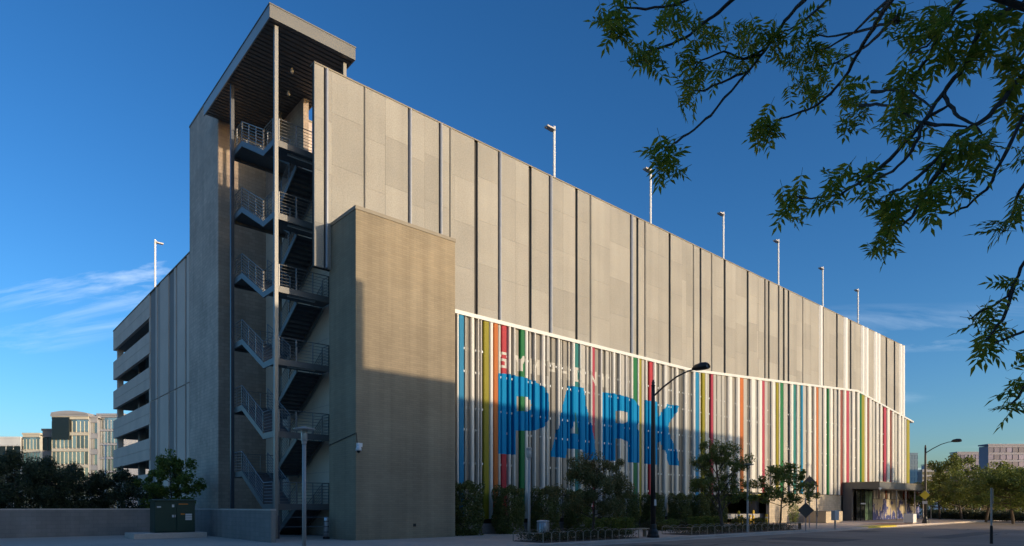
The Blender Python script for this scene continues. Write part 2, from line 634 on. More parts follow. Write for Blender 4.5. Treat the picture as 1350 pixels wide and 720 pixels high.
def leaf_quads(P, size, rng, aspect=0.55, droop=0.3):
    n = len(P)
    d = rng.normal(size=(n, 3))
    d[:, 2] -= droop
    d /= np.linalg.norm(d, axis=1)[:, None]
    s = np.cross(d, rng.normal(size=(n, 3)))
    s /= np.linalg.norm(s, axis=1)[:, None]
    L = size * rng.uniform(0.65, 1.35, n)[:, None]
    W = L * aspect
    a = P - d * L * 0.5
    b = P + s * W * 0.5 + d * L * 0.05
    c = P + d * L * 0.5
    e = P - s * W * 0.5 + d * L * 0.05
    return np.stack([a, b, c, e], axis=1)


# ------------------------------------------------------------------ ground
def sheet(name, x0, x1, y0, y1, z, mat, n=1):
    b = MB()
    b.quad((x0, y0, z), (x1, y0, z), (x1, y1, z), (x0, y1, z))
    return tag(b.build(name, mat), kind='structure')


KERB = -7.7                                    # kerb line on the building's side of the street
sheet('ground', -1500, 1500, -1500, 1500, -0.145, 'earth')
sheet('road', -300, 400, -20.5, KERB + 0.02, -0.13, 'asphalt')
sheet('side_street', 86.0, 98.0, KERB + 0.02, 300, -0.128, 'asphalt')
sw = MB().box(-200, 86, KERB + 0.19, 130, -0.14, -0.012).build('pavement', 'pavement')
tag(sw, kind='structure')
# paving slabs in front of the building
slab = {}
for i in range(26):
    x0 = -14 + i * 2.2
    for j in range(3):
        y0 = KERB + 0.20 + j * 2.5
        key = 'slab'
        if key not in slab:
            slab[key] = MB().box(0.014, 2.186, 0.014, 2.486, 0, 0.012).mesh('paving_slab', 'pavement')
        inst('paving_slab', slab[key], sw, (x0, y0, -0.012))
kb_me = MB().prism([(0, -0.14), (0.17, -0.14), (0.17, 0.0), (0.03, 0.0), (0.0, -0.03)], 'x', 0.004, 2.996).mesh('kerb_stone', 'kerb')
kb_y = MB().prism([(0, -0.14), (0.17, -0.14), (0.17, 0.0), (0.03, 0.0), (0.0, -0.03)], 'x', 0.004, 2.996).mesh('kerb_stone_yellow', 'kerb_yellow')
kerb = thing('kerb', None, None)
kerb['kind'] = 'structure'
for i in range(52):
    x0 = -70 + i * 3.0
    yel = 37 <= x0 < 44
    inst('kerb_stone', kb_y if yel else kb_me, kerb, (x0, KERB + 0.015, 0))
nsw = MB().box(-300, 400, -33.8, -20.6, -0.14, 0.0).build('near_pavement', 'pavement')
tag(nsw, kind='structure')
sheet('brick_apron', 45.2, 50.0, KERB + 0.3, -4.5, 0.004, 'brick_red_pave')
sheet('yellow_ramp', 38.2, 44.9, KERB + 0.22, KERB + 1.1, 0.006, 'kerb_yellow')

gut = MB()
gut.box(-70, 86, KERB - 0.44, KERB + 0.012, -0.14, -0.118)
tag(gut.build('gutter', 'kerb'), kind='structure')
for i in range(26):
    MB().box(-70 + i * 6, -69.985 + i * 6, KERB - 0.44, KERB + 0.012, -0.117, -0.1165).build('gutter_joint', 'dark_reveal', col.objects['gutter'])
for (x0, x1, y0, y1) in ((2, 9.5, -11.3, -9.2), (17, 20.5, -13.8, -10.0), (24.5, 36, -16.2, -14.9), (-9, -3, -15.5, -12.5), (30, 33, -10.5, -8.6)):
    o = MB().prism([(x0, y0), (x1, y0 + 0.1), (x1 - 0.1, y1), (x0 + 0.05, y1 - 0.08)], 'z', -0.1295, -0.125).build('asphalt_patch', 'asphalt_patch', col.objects['road'])
rk = random.Random(31)
for i in range(14):                          # tarred cracks
    x, y = rk.uniform(-6, 45), rk.uniform(-17, -8.6)
    along = rk.random() < 0.6
    n = rk.randrange(5, 12)
    m = MB()
    px = [(x, y)]
    for k in range(n):
        px.append((px[-1][0] + (0.8 if along else rk.gauss(0, 0.15)), px[-1][1] + (rk.gauss(0, 0.13) if along else 0.45)))
    px = [q for q in px if -20.2 < q[1] < KERB - 0.5]
    for p, q in zip(px[:-1], px[1:]):
        w = rk.uniform(0.03, 0.06)
        ox, oy = (0, w) if along else (w, 0)
        if along:
            m.quad((p[0], p[1] - oy, -0.1262), (q[0], q[1] - oy, -0.1262), (q[0], q[1] + oy, -0.1262), (p[0], p[1] + oy, -0.1262))
        else:
            m.quad((p[0] - ox, p[1], -0.1262), (p[0] + ox, p[1], -0.1262), (q[0] + ox, q[1], -0.1262), (q[0] - ox, q[1], -0.1262))
    if m.f:
        m.build('crack_seal', 'dark_reveal', col.objects['road'])
for (x, y) in ((14.5, -12.2), (31.5, -12.8)):
    MB().lathe([(0.36, 0), (0.36, 0.006)], (x, y, -0.1295), 20).build('manhole_cover', 'black_iron', col.objects['road'])
# ------------------------------------------------------------------ the parking garage
G = thing('parking_garage', 'huge tan parking garage with coloured metal slats, open stair tower and blue PARK lettering', 'parking garage')
YF = 2.44            # front face of the upper panels
XL = 1.2             # left side of the building
XE = Xat(1193, YF)   # far end
YE = 61.5
HT = 22.1


def zline(x):
    """height of the trim between metal panels and slats"""
    for (xa, za), (xb, zb) in zip(LINE[:-1], LINE[1:]):
        if x <= xb:
            return za + (zb - za) * (x - xa) / (xb - xa)
    return LINE[-1][1]


LINE = []
for u, v in ((560, 400), (600, 410.5), (905, 486.5), (1000, 499), (1126, 514.5), (1200, 555.5)):
    x = Xat(u, YF)
    LINE.append((x, Zat(v, x, YF)))

# upper metal panels between the vertical fins (columns where a fin stands; style: d = reveal only, g = galvanized fin, p = pale fin, w = fin whitened for sun glints)
FINS = [(427, 'g', 4.5), (479.5, 'p', 2.2), (537.8, 'g', 3.4), (578.5, 'g', 3.2), (592.5, 'p', 2.0), (625.5, 'd', 3.6), (656.5, 'g', 3.0),
        (697, 'd', 3.0), (723.5, 'g', 3.2), (758.3, 'd', 2.4), (777.5, 'p', 2), (830.5, 'g', 2.6), (838.8, 'd', 2.0), (849.5, 'p', 2.0),
        (881.5, 'd', 1.8), (913.5, 'p', 1.8), (922.3, 'd', 1.6), (937.5, 'p', 1.6), (954, 'd', 1.8), (984.4, 'd', 1.6), (1007.5, 'p', 3.0), (1012.5, 'd', 1.2),
        (1025.5, 'p', 3.5), (1032.2, 'd', 1.4), (1038.3, 'd', 1.4), (1057.8, 'p', 1.4), (1079.5, 'w', 2.6), (1083.5, 'd', 1.4), (1102.3, 'd', 1.2),
        (1112, 'w', 3.2), (1120.3, 'd', 1.2), (1135, 'w', 2.2), (1140, 'w', 2.6), (1152, 'w', 2), (1156, 'w', 2.4), (1167.5, 'd', 1.2), (1178.2, 'd', 1.2),
        (1185, 'w', 1.6), (1189, 'w', 1.6)]
edges = []
X0 = Xat(414.5, YF)
prev = X0
spans = []
for u, st, wpx in FINS:
    xf = Xat(u, YF)
    xg = Xat(u + wpx * 0.42, YF)
    xh = Xat(u + wpx + 0.9, YF)
    spans.append((prev, xf))
    edges.append((xf, xg, xh, st))
    prev = xh
spans.append((prev, XE))
ROWS = [22.1, 19.65, 17.2, 14.75, 12.3, 9.85, 7.4, 4.9]
ZB_LEFT = 12.7                # the panel end that overhangs beside the block stops here


def zbot(x):
    return ZB_LEFT if x < 0.05 else zline(x)


def panel_piece(x0, x1, y0, y1, ztop, zb0, zb1, mat, name, parent):
    b = MB()
    n = 0
    V = [(x0, y0, zb0), (x1, y0, zb1), (x1, y1, zb1), (x0, y1, zb0), (x0, y0, ztop), (x1, y0, ztop), (x1, y1, ztop), (x0, y1, ztop)]
    b.v = V
    b.f = [(0, 3, 2, 1), (4, 5, 6, 7), (0, 1, 5, 4), (1, 2, 6, 5), (2, 3, 7, 6), (3, 0, 4, 7)]
    b.m = [0] * 6
    return b.build(name, mat, parent)


rngp = random.Random(3)
for (x0, x1) in spans:
    if x1 - x0 < 0.05:
        continue
    cuts = [x0, x1]
    if x1 < 0.3 or x0 > 0.0 or x1 - x0 < 0.4:
        pass
    w = x1 - x0
    if w > 2.0:                                # a wide bay is two or more sheets
        k = 2 if w < 4.2 else 3
        cuts = [x0] + [x0 + w * (i + rngp.uniform(-0.12, 0.12)) / k for i in range(1, k)] + [x1]
    # split at the kinks of the trim line and at the block's edge
    for xk in [p[0] for p in LINE] + [0.05]:
        for a, bb in list(zip(cuts[:-1], cuts[1:])):
            if a + 0.08 < xk < bb - 0.08:
                cuts.append(xk)
                cuts.sort()
    for a, bb in zip(cuts[:-1], cuts[1:]):
        off = rngp.choice((0, 0, -0.6, 0.5))
        dy = rngp.uniform(0, 0.006)
        for zt, zb in zip(ROWS[:-1], ROWS[1:]):
            zt2 = zt if zt == ROWS[0] else zt + off
            zb2 = zb + off
            p0 = max(zb2 + 0.006, zbot(a + 0.001 if a > 0.04 else a))
            p1 = max(zb2 + 0.006, zbot(bb - 0.001 if bb > 0.06 else bb - 0.02))
            if p0 >= zt2 - 0.02 and p1 >= zt2 - 0.02:
                continue
            p0, p1 = min(p0, zt2 - 0.01), min(p1, zt2 - 0.01)
            panel_piece(a + 0.003, bb - 0.003, YF + dy, YF + 0.10, zt2, p0, p1, 'concrete_panel', 'metal_panel', G)
# backing behind the reveals
b = MB()
for (xa, za), (xb, zb) in zip(LINE[:-1], LINE[1:]):
    xa2, xb2 = max(xa, 0.06), min(xb, XE - 0.02)
    if xb2 > xa2:
        za2, zb2_ = zline(xa2), zline(xb2)
        n = len(b.v)
        b.v += [(xa2, YF + 0.13, za2), (xb2, YF + 0.13, zb2_), (xb2, YF + 0.3, zb2_), (xa2, YF + 0.3, za2), (xa2, YF + 0.13, HT - 0.03), (xb2, YF + 0.13, HT - 0.03), (xb2, YF + 0.3, HT - 0.03), (xa2, YF + 0.3, HT - 0.03)]
        for q in ((0, 3, 2, 1), (4, 5, 6, 7), (0, 1, 5, 4), (1, 2, 6, 5), (2, 3, 7, 6), (3, 0, 4, 7)):
            b.f.append(tuple(n + i for i in q))
            b.m.append(0)
b.box(X0 + 0.03, 0.05, YF + 0.13, YF + 0.3, ZB_LEFT, HT - 0.03)
b.build('facade_backing', 'dark_reveal', G)
for xf, xg, xh, st in edges:
    zb = zbot(xf)
    zb = max(zb, zbot(xh)) + 0.02
    if st == 'd':
        continue
    x0, x1 = (xg, xh - 0.01)
    if st == 'w':
        x0 = xf + 0.02
    w = x1 - x0
    d = {'g': 0.10, 'p': 0.05, 'w': 0.16}[st]
    bev = min(w * 0.38, d)
    m = MB()
    m.prism([(x0, YF + 0.12), (x0, YF - d + bev), (x0 + bev, YF - d), (x1 - bev * 0.5, YF - d), (x1, YF - d + bev * 0.5), (x1, YF + 0.12)][::-1], 'z', zb, HT - 0.015)
    m.build('vertical_fin', {'g': 'galvanized', 'p': 'concrete_panel', 'w': 'glint_fin'}[st], G)
# coping on the parapet
cp = MB().box(X0 - 0.02, XE + 0.02, YF - 0.03, YF + 0.42, HT + 0.004, HT + 0.07)
cp.build('parapet_coping', 'cap_metal', G)
# trim above the slats
for (xa, za), (xb, zb) in zip(LINE[:-1], LINE[1:]):
    xa2 = max(xa, 5.5)
    if xb <= xa2:
        continue
    za2 = zline(xa2)
    panel_piece(xa2, xb, YF - 0.42, YF + 0.02, 0, 0, 0, 'white_trim', 'slat_trim', G)
    o = col.objects[-1]
    me = o.data
    co = [(xa2, YF - 0.42, za2 - 0.24), (xb, YF - 0.42, zb - 0.24), (xb, YF - 0.02, zb - 0.24), (xa2, YF - 0.02, za2 - 0.24),
          (xa2, YF - 0.42, za2 - 0.03), (xb, YF - 0.42, zb - 0.03), (xb, YF - 0.02, zb - 0.03), (xa2, YF - 0.02, za2 - 0.03)]
    for vtx, c in zip(me.vertices, co):
        vtx.co = c
    me.update()

# ---- lettering outlines on the slats, as seen in the frame -> facade coordinates
YS = 2.12


def FP(pts):
    r = []
    for u, v in pts:
        x = Xat(u, YS)
        r.append((x, Zat(v, x, YS)))
    return r


PARK = [
    ([(657, 492), (668, 493), (683, 496), (694, 499), (704, 502.2), (711.7, 506), (717.8, 512.8), (722, 520.5), (723.6, 530), (723.6, 542), (722.3, 552),
      (719.5, 558.5), (715, 563.8), (708, 567), (697, 568.3), (680.5, 567.5), (680.5, 599.8), (657, 598.3)],
     [[(681.5, 522), (693, 523.5), (699.5, 527.5), (701.8, 533.5), (700.5, 539.5), (695.5, 542.9), (681.5, 541.8)]]),
    ([(749, 508.5), (769, 511.5), (773, 534), (786.7, 595), (789.5, 607.5), (769.5, 605.8), (767, 593), (749.4, 591.5), (746, 604), (726, 602)],
     [[(758.2, 541), (763.2, 572.5), (752.8, 571.2)]]),
    ([(795.3, 517), (812, 519.5), (829, 524), (836, 528), (840, 534), (842, 541), (842, 553), (840, 559), (838, 563), (840.5, 568), (842, 577), (842, 610.5),
      (826.7, 609.5), (826.7, 587), (825, 581.5), (820, 579), (812.8, 578), (812.8, 608.2), (795.3, 606.8)],
     [[(813, 541.7), (822, 542.2), (825.8, 544), (827, 549), (826, 556), (822, 558.6), (813, 557.8)]]),
    ([(850, 527.6), (868, 530), (868.5, 550), (879, 532.6), (895.5, 535.4), (881, 562), (896.8, 614.2), (881.7, 613), (871, 581), (868.3, 584), (868.3, 613), (850, 611.5)], []),
]
PARK = [(FP(o), [FP(h) for h in hs]) for o, hs in PARK]
# the smaller word above, white block letters: strokes in a 4 x 6 cell
GL = {'S': [[(0, 5), (4, 5), (4, 6), (0, 6)], [(0, 3), (1.2, 3), (1.2, 5), (0, 5)], [(0, 2.5), (4, 2.5), (4, 3.5), (0, 3.5)], [(2.8, 1), (4, 1), (4, 2.5), (2.8, 2.5)], [(0, 0), (4, 0), (4, 1), (0, 1)]],
      'Y': [[(0, 6), (1.4, 6), (2.6, 3), (1.5, 2.6)], [(4, 6), (2.6, 6), (1.5, 3), (2.6, 2.6)], [(1.4, 0), (2.6, 0), (2.6, 3), (1.4, 3)]],
      'M': [[(0, 0), (1.1, 0), (1.1, 6), (0, 6)], [(2.9, 0), (4, 0), (4, 6), (2.9, 6)], [(1, 6), (2, 3.4), (2, 1.6), (1, 4)], [(3, 6), (2, 3.4), (2, 1.6), (3, 4)]],
      'P': [[(0, 0), (1.2, 0), (1.2, 6), (0, 6)], [(1, 5), (4, 5), (4, 6), (1, 6)], [(2.8, 3), (4, 3), (4, 5), (2.8, 5)], [(1, 2.3), (4, 2.3), (4, 3.3), (1, 3.3)]],
      'H': [[(0, 0), (1.2, 0), (1.2, 6), (0, 6)], [(2.8, 0), (4, 0), (4, 6), (2.8, 6)], [(1, 2.5), (3, 2.5), (3, 3.6), (1, 3.6)]],
      'O': [[(0, 0), (1.2, 0), (1.2, 6), (0, 6)], [(2.8, 0), (4, 0), (4, 6), (2.8, 6)], [(1, 0), (3, 0), (3, 1), (1, 1)], [(1, 5), (3, 5), (3, 6), (1, 6)]],
      'N': [[(0, 0), (1.1, 0), (1.1, 6), (0, 6)], [(2.9, 0), (4, 0), (4, 6), (2.9, 6)], [(1, 6), (3, 1.6), (3, 0), (1, 4.4)]]}
SYM = []
sx0 = Xat(657.6, YS)
sz0 = Zat(484, sx0, YS)
sh = Zat(463, sx0, YS) - sz0
sw_ = 1.02
for i, ch in enumerate('SYMPHONY'):
    lx, lw = (sx0, 0.58) if i == 0 else (sx0 + 1.2 + (i - 1) * 1.28, 0.92)
    for poly in GL[ch]:
        SYM.append([(lx + p[0] / 4 * lw, sz0 + p[1] / 6 * sh) for p in poly])


def crossings(poly, x):
    r = []
    for (xa, za), (xb, zb) in zip(poly, poly[1:] + poly[:1]):
        if (xa <= x) != (xb <= x):
            r.append(za + (zb - za) * (x - xa) / (xb - xa))
    r.sort()
    return list(zip(r[0::2], r[1::2]))


def paint(x):
    """painted stretches on the vertical line at x: list of (z0, z1, material index)"""
    segs = []
    for o, hs in PARK:
        for z0, z1 in crossings(o, x):
            holes = [h for hh in hs for h in crossings(hh, x)]
            cur = z0
            for h0, h1 in sorted(holes):
                if h0 > cur:
                    segs.append((cur, h0, 1))
                cur = h1
            if z1 > cur:
                segs.append((cur, z1, 1))
    ws = sorted(c for p in SYM for c in crossings(p, x))
    merged = []
    for a, b_ in ws:
        if merged and a <= merged[-1][1] + 0.001:
            merged[-1][1] = max(b_, merged[-1][1])
        else:
            merged.append([a, b_])
    segs += [(a, b_, 2) for a, b_ in merged]
    return sorted(segs)


# ---- the slats: (left column, right column, colour)
SL = [(601.3, 603.6, 'W'), (604.4, 611.3, 'B'), (613.3, 615.6, 'P'), (616.2, 619, 'G'), (619.7, 624, 'W'), (624.8, 627.3, 'G'), (628.9, 630.2, 'W'), (633.4, 635.6, 'P'),
      (637.6, 644.6, 'Y'), (645.2, 649.4, 'W'), (650.3, 656.2, 'O'), (657, 660.5, 'P'), (661.3, 668, 'R'), (669.4, 672, 'W'), (673, 674.6, 'G'), (676.6, 678.2, 'W'),
      (678.9, 685, 'G'), (685.4, 691, 'N'), (691.7, 695.4, 'W'), (698, 700.2, 'P'), (703.4, 705, 'W'), (706.7, 712.3, 'G'), (714, 717.9, 'W'), (720.4, 722, 'W'),
      (723.4, 724.7, 'P'), (727.8, 732.9, 'G'), (734.8, 737.2, 'W'), (739, 741.5, 'P'), (742.8, 748.3, 'G'), (749.5, 751.7, 'P'), (753.9, 757, 'W'), (757.6, 762.9, 'T'),
      (763.8, 765.4, 'W'), (766, 771.7, 'P'), (773.2, 776.2, 'P'), (778.2, 779.9, 'W'), (780.2, 784.1, 'C'), (785, 790, 'G'), (791, 792.9, 'W'), (793.6, 797.2, 'D'),
      (798.3, 802.8, 'P'), (803.8, 805.5, 'P'), (807, 810, 'W'), (811.1, 815, 'D'), (816, 817.8, 'W'), (818.6, 823.3, 'P'), (824.4, 826.2, 'W'), (828.2, 830, 'P'),
      (831.1, 833.4, 'W'), (833.8, 839, 'N'), (839.5, 841.2, 'W'), (841.6, 845.6, 'Y'), (846, 849.5, 'P'), (850, 851.8, 'W'), (852.6, 855, 'G'), (856, 860.6, 'R'),
      (861, 864, 'W'), (865.5, 868, 'G'), (869, 871, 'P'), (875, 877.9, 'W'), (878.6, 882, 'P'), (883, 885, 'G'), (886, 888.6, 'P'), (890, 892.2, 'W'), (893, 895.6, 'P'),
      (896.6, 900, 'D'), (902, 904.4, 'W'), (905, 908, 'P'), (909, 911.4, 'G'), (913, 915.4, 'W'), (915.8, 920.6, 'B'), (921, 922.4, 'W'), (922.9, 924.6, 'G'),
      (925, 928.7, 'Y'), (929, 930.6, 'W'), (931.6, 934.6, 'P'), (937, 940, 'C'), (940.3, 944, 'P'), (945.4, 950.6, 'P'), (951.2, 955.2, 'P'), (956.4, 958.6, 'G'),
      (959.4, 964.6, 'W'), (965.5, 969.6, 'G'), (970.4, 974.4, 'W'), (974.7, 979.5, 'O'), (980, 985, 'P'), (986, 988, 'D'), (989, 994.6, 'W'), (995.4, 997.6, 'P'),
      (999.4, 1004.2, 'W'), (1004.4, 1007.6, 'C'), (1008, 1012.2, 'P'), (1013.4, 1015.6, 'G'), (1016.6, 1020.6, 'W'), (1021, 1022.8, 'P'), (1023.2, 1026, 'Y'), (1026.3, 1027.4, 'W'),
      (1027.7, 1031.8, 'N'), (1033.2, 1038.4, 'P'), (1041.6, 1045, 'W'), (1045.2, 1049, 'T'), (1050, 1051.7, 'W'), (1052, 1055.6, 'S'), (1055.8, 1057.9, 'B'), (1058.3, 1062.2, 'P'),
      (1064.6, 1069.5, 'W'), (1072.8, 1075.8, 'W'), (1076, 1078.4, 'O'), (1079.4, 1083.4, 'P'), (1085.5, 1089.6, 'W'), (1091, 1092.6, 'N'), (1093.4, 1098, 'W'), (1099.6, 1103, 'P'),
      (1104.8, 1107, 'W'), (1107.2, 1111, 'K'), (1112, 1115.6, 'W'), (1116, 1119.2, 'C'), (1119.8, 1121.6, 'P'), (1123, 1126.6, 'W'), (1129.8, 1133, 'W'), (1133.4, 1135.2, 'N'),
      (1135.5, 1139.4, 'Y'), (1139.7, 1143.2, 'W'), (1143.8, 1145.6, 'K'), (1146, 1149, 'W'), (1150, 1153.6, 'P'), (1155, 1158, 'W'), (1160.4, 1163, 'W'), (1163.4, 1165, 'G'),
      (1165.3, 1168.2, 'C'), (1169.4, 1173, 'W'), (1173.6, 1175.4, 'K'), (1176, 1178.6, 'W'), (1180, 1183, 'P'), (1184.4, 1187.4, 'W'), (1188.6, 1191.6, 'W'), (1192.4, 1195, 'P'),
      (1195.5, 1199, 'Y')]
DEP = dict(W=0.20, P=0.10, G=0.03, B=0.14, Y=0.14, O=0.16, R=0.12, N=0.15, T=0.10, C=0.13, S=0.08, K=0.10, D=0.02)
YB = 2.26                    # back of the slats
XD0, XD1 = 33.5, 42.5        # garage drive-in opening
XW1 = 58.3                   # base wall up to the entrance


def slat_foot(x):
    return 0.80 if x < XD0 else 2.75


for (ua, ub, c) in SL:
    xa, xb = Xat(ua, YS), Xat(ub, YS)
    if c == 'W' and ua > 1060:
        xb = xa + (xb - xa) * 0.8
    w = xb - xa
    d = DEP[c] + (((int(ua * 10) * 5 + ord(c)) % 7) - 3) * 0.006
    yf = YB - 0.05 - d
    xm = (xa + xb) / 2
    zb_, zt_ = slat_foot(xm), zline(xm) - 0.26
    bev = min(w * 0.25, (0.10 if c in 'W' else 0.04))
    prof = [(xa, YB), (xa, yf + bev), (xa + bev, yf), (xb - bev, yf), (xb, yf + bev), (xb, YB)]
    m = MB()
    lettered = xa < Xat(900, YS) and xb > Xat(655, YS)
    cols_ = []
    for (p, q) in zip(prof[:-1], prof[1:]):
        L = math.hypot(q[0] - p[0], q[1] - p[1])
        k = max(1, int(abs(q[0] - p[0]) / 0.06)) if lettered else 1
        for i in range(k):
            cols_.append(((p[0] + (q[0] - p[0]) * i / k, p[1] + (q[1] - p[1]) * i / k), (p[0] + (q[0] - p[0]) * (i + 1) / k, p[1] + (q[1] - p[1]) * (i + 1) / k)))
    for p, q in cols_:
        cuts = [(zb_, zt_, 0)]
        if lettered:
            sg = paint((p[0] + q[0]) / 2)
            cuts = []
            cur = zb_
            for z0, z1, mi in sg:
                if z0 > cur:
                    cuts.append((cur, z0, 0))
                cuts.append((max(cur, z0), z1, mi))
                cur = max(cur, z1)
            cuts.append((cur, zt_, 0))
        for z0, z1, mi in cuts:
            if z1 - z0 > 1e-4:
                m.quad((p[0], p[1], z0), (q[0], q[1], z0), (q[0], q[1], z1), (p[0], p[1], z1), mi)
    # back and ends
    m.quad((xb, YB, zb_), (xa, YB, zb_), (xa, YB, zt_), (xb, YB, zt_))
    n = len(m.v)
    m.v += [(p[0], p[1], zb_) for p in prof] + [(p[0], p[1], zt_) for p in prof]
    m.f += [tuple(n + i for i in reversed(range(6))), tuple(n + 6 + i for i in range(6))]
    m.m += [0, 0]
    m.build('slat', ['fin_' + c, 'park_blue', 'letter_white'], G)
rb_ = random.Random(17)
for (ua, ub, c), (uc_, ud, c2) in zip(SL[:-1], SL[1:]):
    ga, gb = Xat(ub, YS), Xat(uc_, YS)
    let = 655 < ub < 897
    if gb - ga < 0.05 or (not let and rb_.random() < (0.6 if ub < 905 else 0.25)):
        continue
    op = min(0.05, (gb - ga) * 0.4)
    xa, xb = ga + 0.008, gb - op
    xm = (xa + xb) / 2
    zb_, zt_ = slat_foot(xm), zline(xm) - 0.27
    m = MB()
    cuts = []
    cur = zb_
    for z0, z1, mi in (paint(xm) if let else []):
        if z0 > cur:
            cuts.append((cur, z0, 0))
        cuts.append((max(cur, z0), z1, mi))
        cur = max(cur, z1)
    cuts.append((cur, zt_, 0))
    for z0, z1, mi in cuts:
        if z1 - z0 > 1e-4:
            m.box(xa, xb, YB - 0.035, YB, z0, z1, mi)
    m.build('recessed_slat', ['fin_' + rb_.choice('GDDG'), 'park_blue', 'letter_white'], G)
XSE = Xat(1199, YS)
# rails that carry the slats, with the clips that show between them
for z in (2.62, 3.9, 5.75, 6.95, 8.95, 10.2):
    b = MB()
    xa = 5.5
    pts = []
    xs = [xa, XSE]
    b.box(xa, XSE - 0.1, YB + 0.02, YB + 0.09, z - 0.03, z + 0.03)
    b.build('slat_rail', 'rail_steel', G)
clip = MB().box(-0.05, 0.05, -0.09, 0.0, -0.05, 0.05).mesh('slat_clip', 'girt')
rc = random.Random(11)
clips = MB()
for (ua, ub, c), (uc_, ud, c2) in zip(SL[:-1], SL[1:]):
    gx0, gx1 = Xat(ub, YS), Xat(uc_, YS)
    if gx1 - gx0 < 0.025:
        continue
    xm = (gx0 + gx1) / 2
    hw = min(0.035, (gx1 - gx0) / 2 - 0.004)
    for z in (2.62, 3.9, 5.75, 6.95, 8.95, 10.2):
        if z < zline(xm) - 0.4 and z > slat_foot(xm) + 0.1 and rc.random() < 0.75:
            clips.box(xm - hw, xm + hw, YB - 0.10, YB + 0.015, z - 0.06, z + 0.06)
o = clips.build('slat_clips', 'girt', G)
o['kind'] = 'stuff'

# floors, columns and back walls of the garage
FL = [1.6 + 3.46 * k for k in range(6)]
for k, z in enumerate(FL):
    MB().box(5.6, XE - 0.5, 3.0, YE - 0.4, z - 1.15, z - 0.75).build('floor_slab', 'deck_concrete', G)
    MB().box(XL + 0.32, 5.6, 19.2, YE - 0.4, z - 1.15 + 0.001, z - 0.75 - 0.001).build('floor_slab', 'deck_concrete', G)
MB().box(XL + 0.3, XE - 0.5, 20, YE - 0.4, -0.1, 0.05).build('floor_slab', 'deck_concrete', G)
MB().box(XL + 0.32, XE - 0.5, 19.9, YE - 0.32, 19.86, 20.2).build('roof_slab', 'deck_concrete', G)
MB().box(5.6, XE - 0.5, 16.0, 16.3, 0, 18.2).build('ramp_wall', 'deck_concrete', G)
for i in range(9):
    MB().box(9 + i * 8.4, 9.6 + i * 8.4, 3.6, 4.3, 0, 18.2).build('column', 'deck_concrete', G)
MB().box(XE - 0.35, XE - 0.05, YF + 0.31, YE, 0, HT - 0.05).build('end_wall', 'precast', G)
# plinth under the slats
for (a, bb) in ((5.62, 12), (12.02, 19), (19.02, 26), (26.02, XD0)):
    MB().box(a, bb, 1.75, 2.05, 0, 0.55).build('plinth', 'low_wall_block', G)
MB().box(5.6, XD0 - 0.1, 2.3, 2.5, 0, 0.78).build('plinth_back', 'dark_reveal', G)

# ---- the block that stands in front
BH = 14.74
XB = Xat(600, 0.0)
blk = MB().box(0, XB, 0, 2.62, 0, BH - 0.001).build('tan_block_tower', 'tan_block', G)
MB().box(-0.03, XB + 0.03, -0.03, 2.42, BH, BH + 0.16).build('coping', 'cap_metal', blk)
MB().box(3.0, 3.14, -0.03, -0.001, 0.55, 0.69).build('wall_tap', 'dark_reveal', blk)

# ---- left side wall, tower, garage side
MB().box(XL, XL + 0.3, 2.75, 13.86, 0, 20.3).build('stair_side_wall', 'cream_wall', G)  # top kept low so the sun patch reaches the tower front
MB().box(XL + 0.001, XL + 0.3, 8.3, 13.86, 20.301, 24.15).build('stair_side_wall', 'dark_block', G)  # dark upper piece added to hide the sunlit tower wall behind
for z in (3.3, 6.76, 10.22, 13.68, 17.14):
    MB().box(XL - 0.004, XL + 0.02, 2.76, 13.85, z - 0.012, z + 0.012).build('wall_joint', 'rib_mid', G)
XT, YT0 = -1.6, 13.87
YT1 = Yat(250, XT)
TH = 26.4
tw = MB().box(XT, XL + 3.0, YT0, YT1, 0, TH - 0.001)
# the front of the tower is darker blockwork
o = tw.build('tower_wall', 'grey_block', G)
MB().box(XT - 0.03, XL + 3.03, YT0 - 0.03, YT1 + 0.03, TH, TH + 0.12).build('tower_coping', 'cap_metal', o)
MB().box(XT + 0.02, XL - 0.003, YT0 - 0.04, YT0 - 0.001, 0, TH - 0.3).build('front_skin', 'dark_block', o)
# ribs of the garage side between tower and car decks
YR1 = Yat(197.5, XL)
MB().box(XL + 0.1, XL + 0.32, YT1 + 0.002, YR1, 0, HT - 0.06).build('side_wall', 'rib_mid', G)
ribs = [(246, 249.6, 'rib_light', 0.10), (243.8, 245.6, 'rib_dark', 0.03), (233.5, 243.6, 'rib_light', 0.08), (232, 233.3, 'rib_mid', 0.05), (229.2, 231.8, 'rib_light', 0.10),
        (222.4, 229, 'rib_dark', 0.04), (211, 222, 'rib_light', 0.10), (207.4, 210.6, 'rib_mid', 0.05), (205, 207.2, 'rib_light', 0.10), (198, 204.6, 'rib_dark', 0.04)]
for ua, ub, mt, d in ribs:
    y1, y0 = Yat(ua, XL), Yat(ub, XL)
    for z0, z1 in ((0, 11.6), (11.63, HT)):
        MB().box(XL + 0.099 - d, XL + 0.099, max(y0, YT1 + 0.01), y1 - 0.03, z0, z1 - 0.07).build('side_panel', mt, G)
MB().box(XL - 0.05, XL + 0.35, YT1 + 0.04, YE - 0.001, HT - 0.06, HT + 0.03).build('side_coping', 'cap_metal', G)
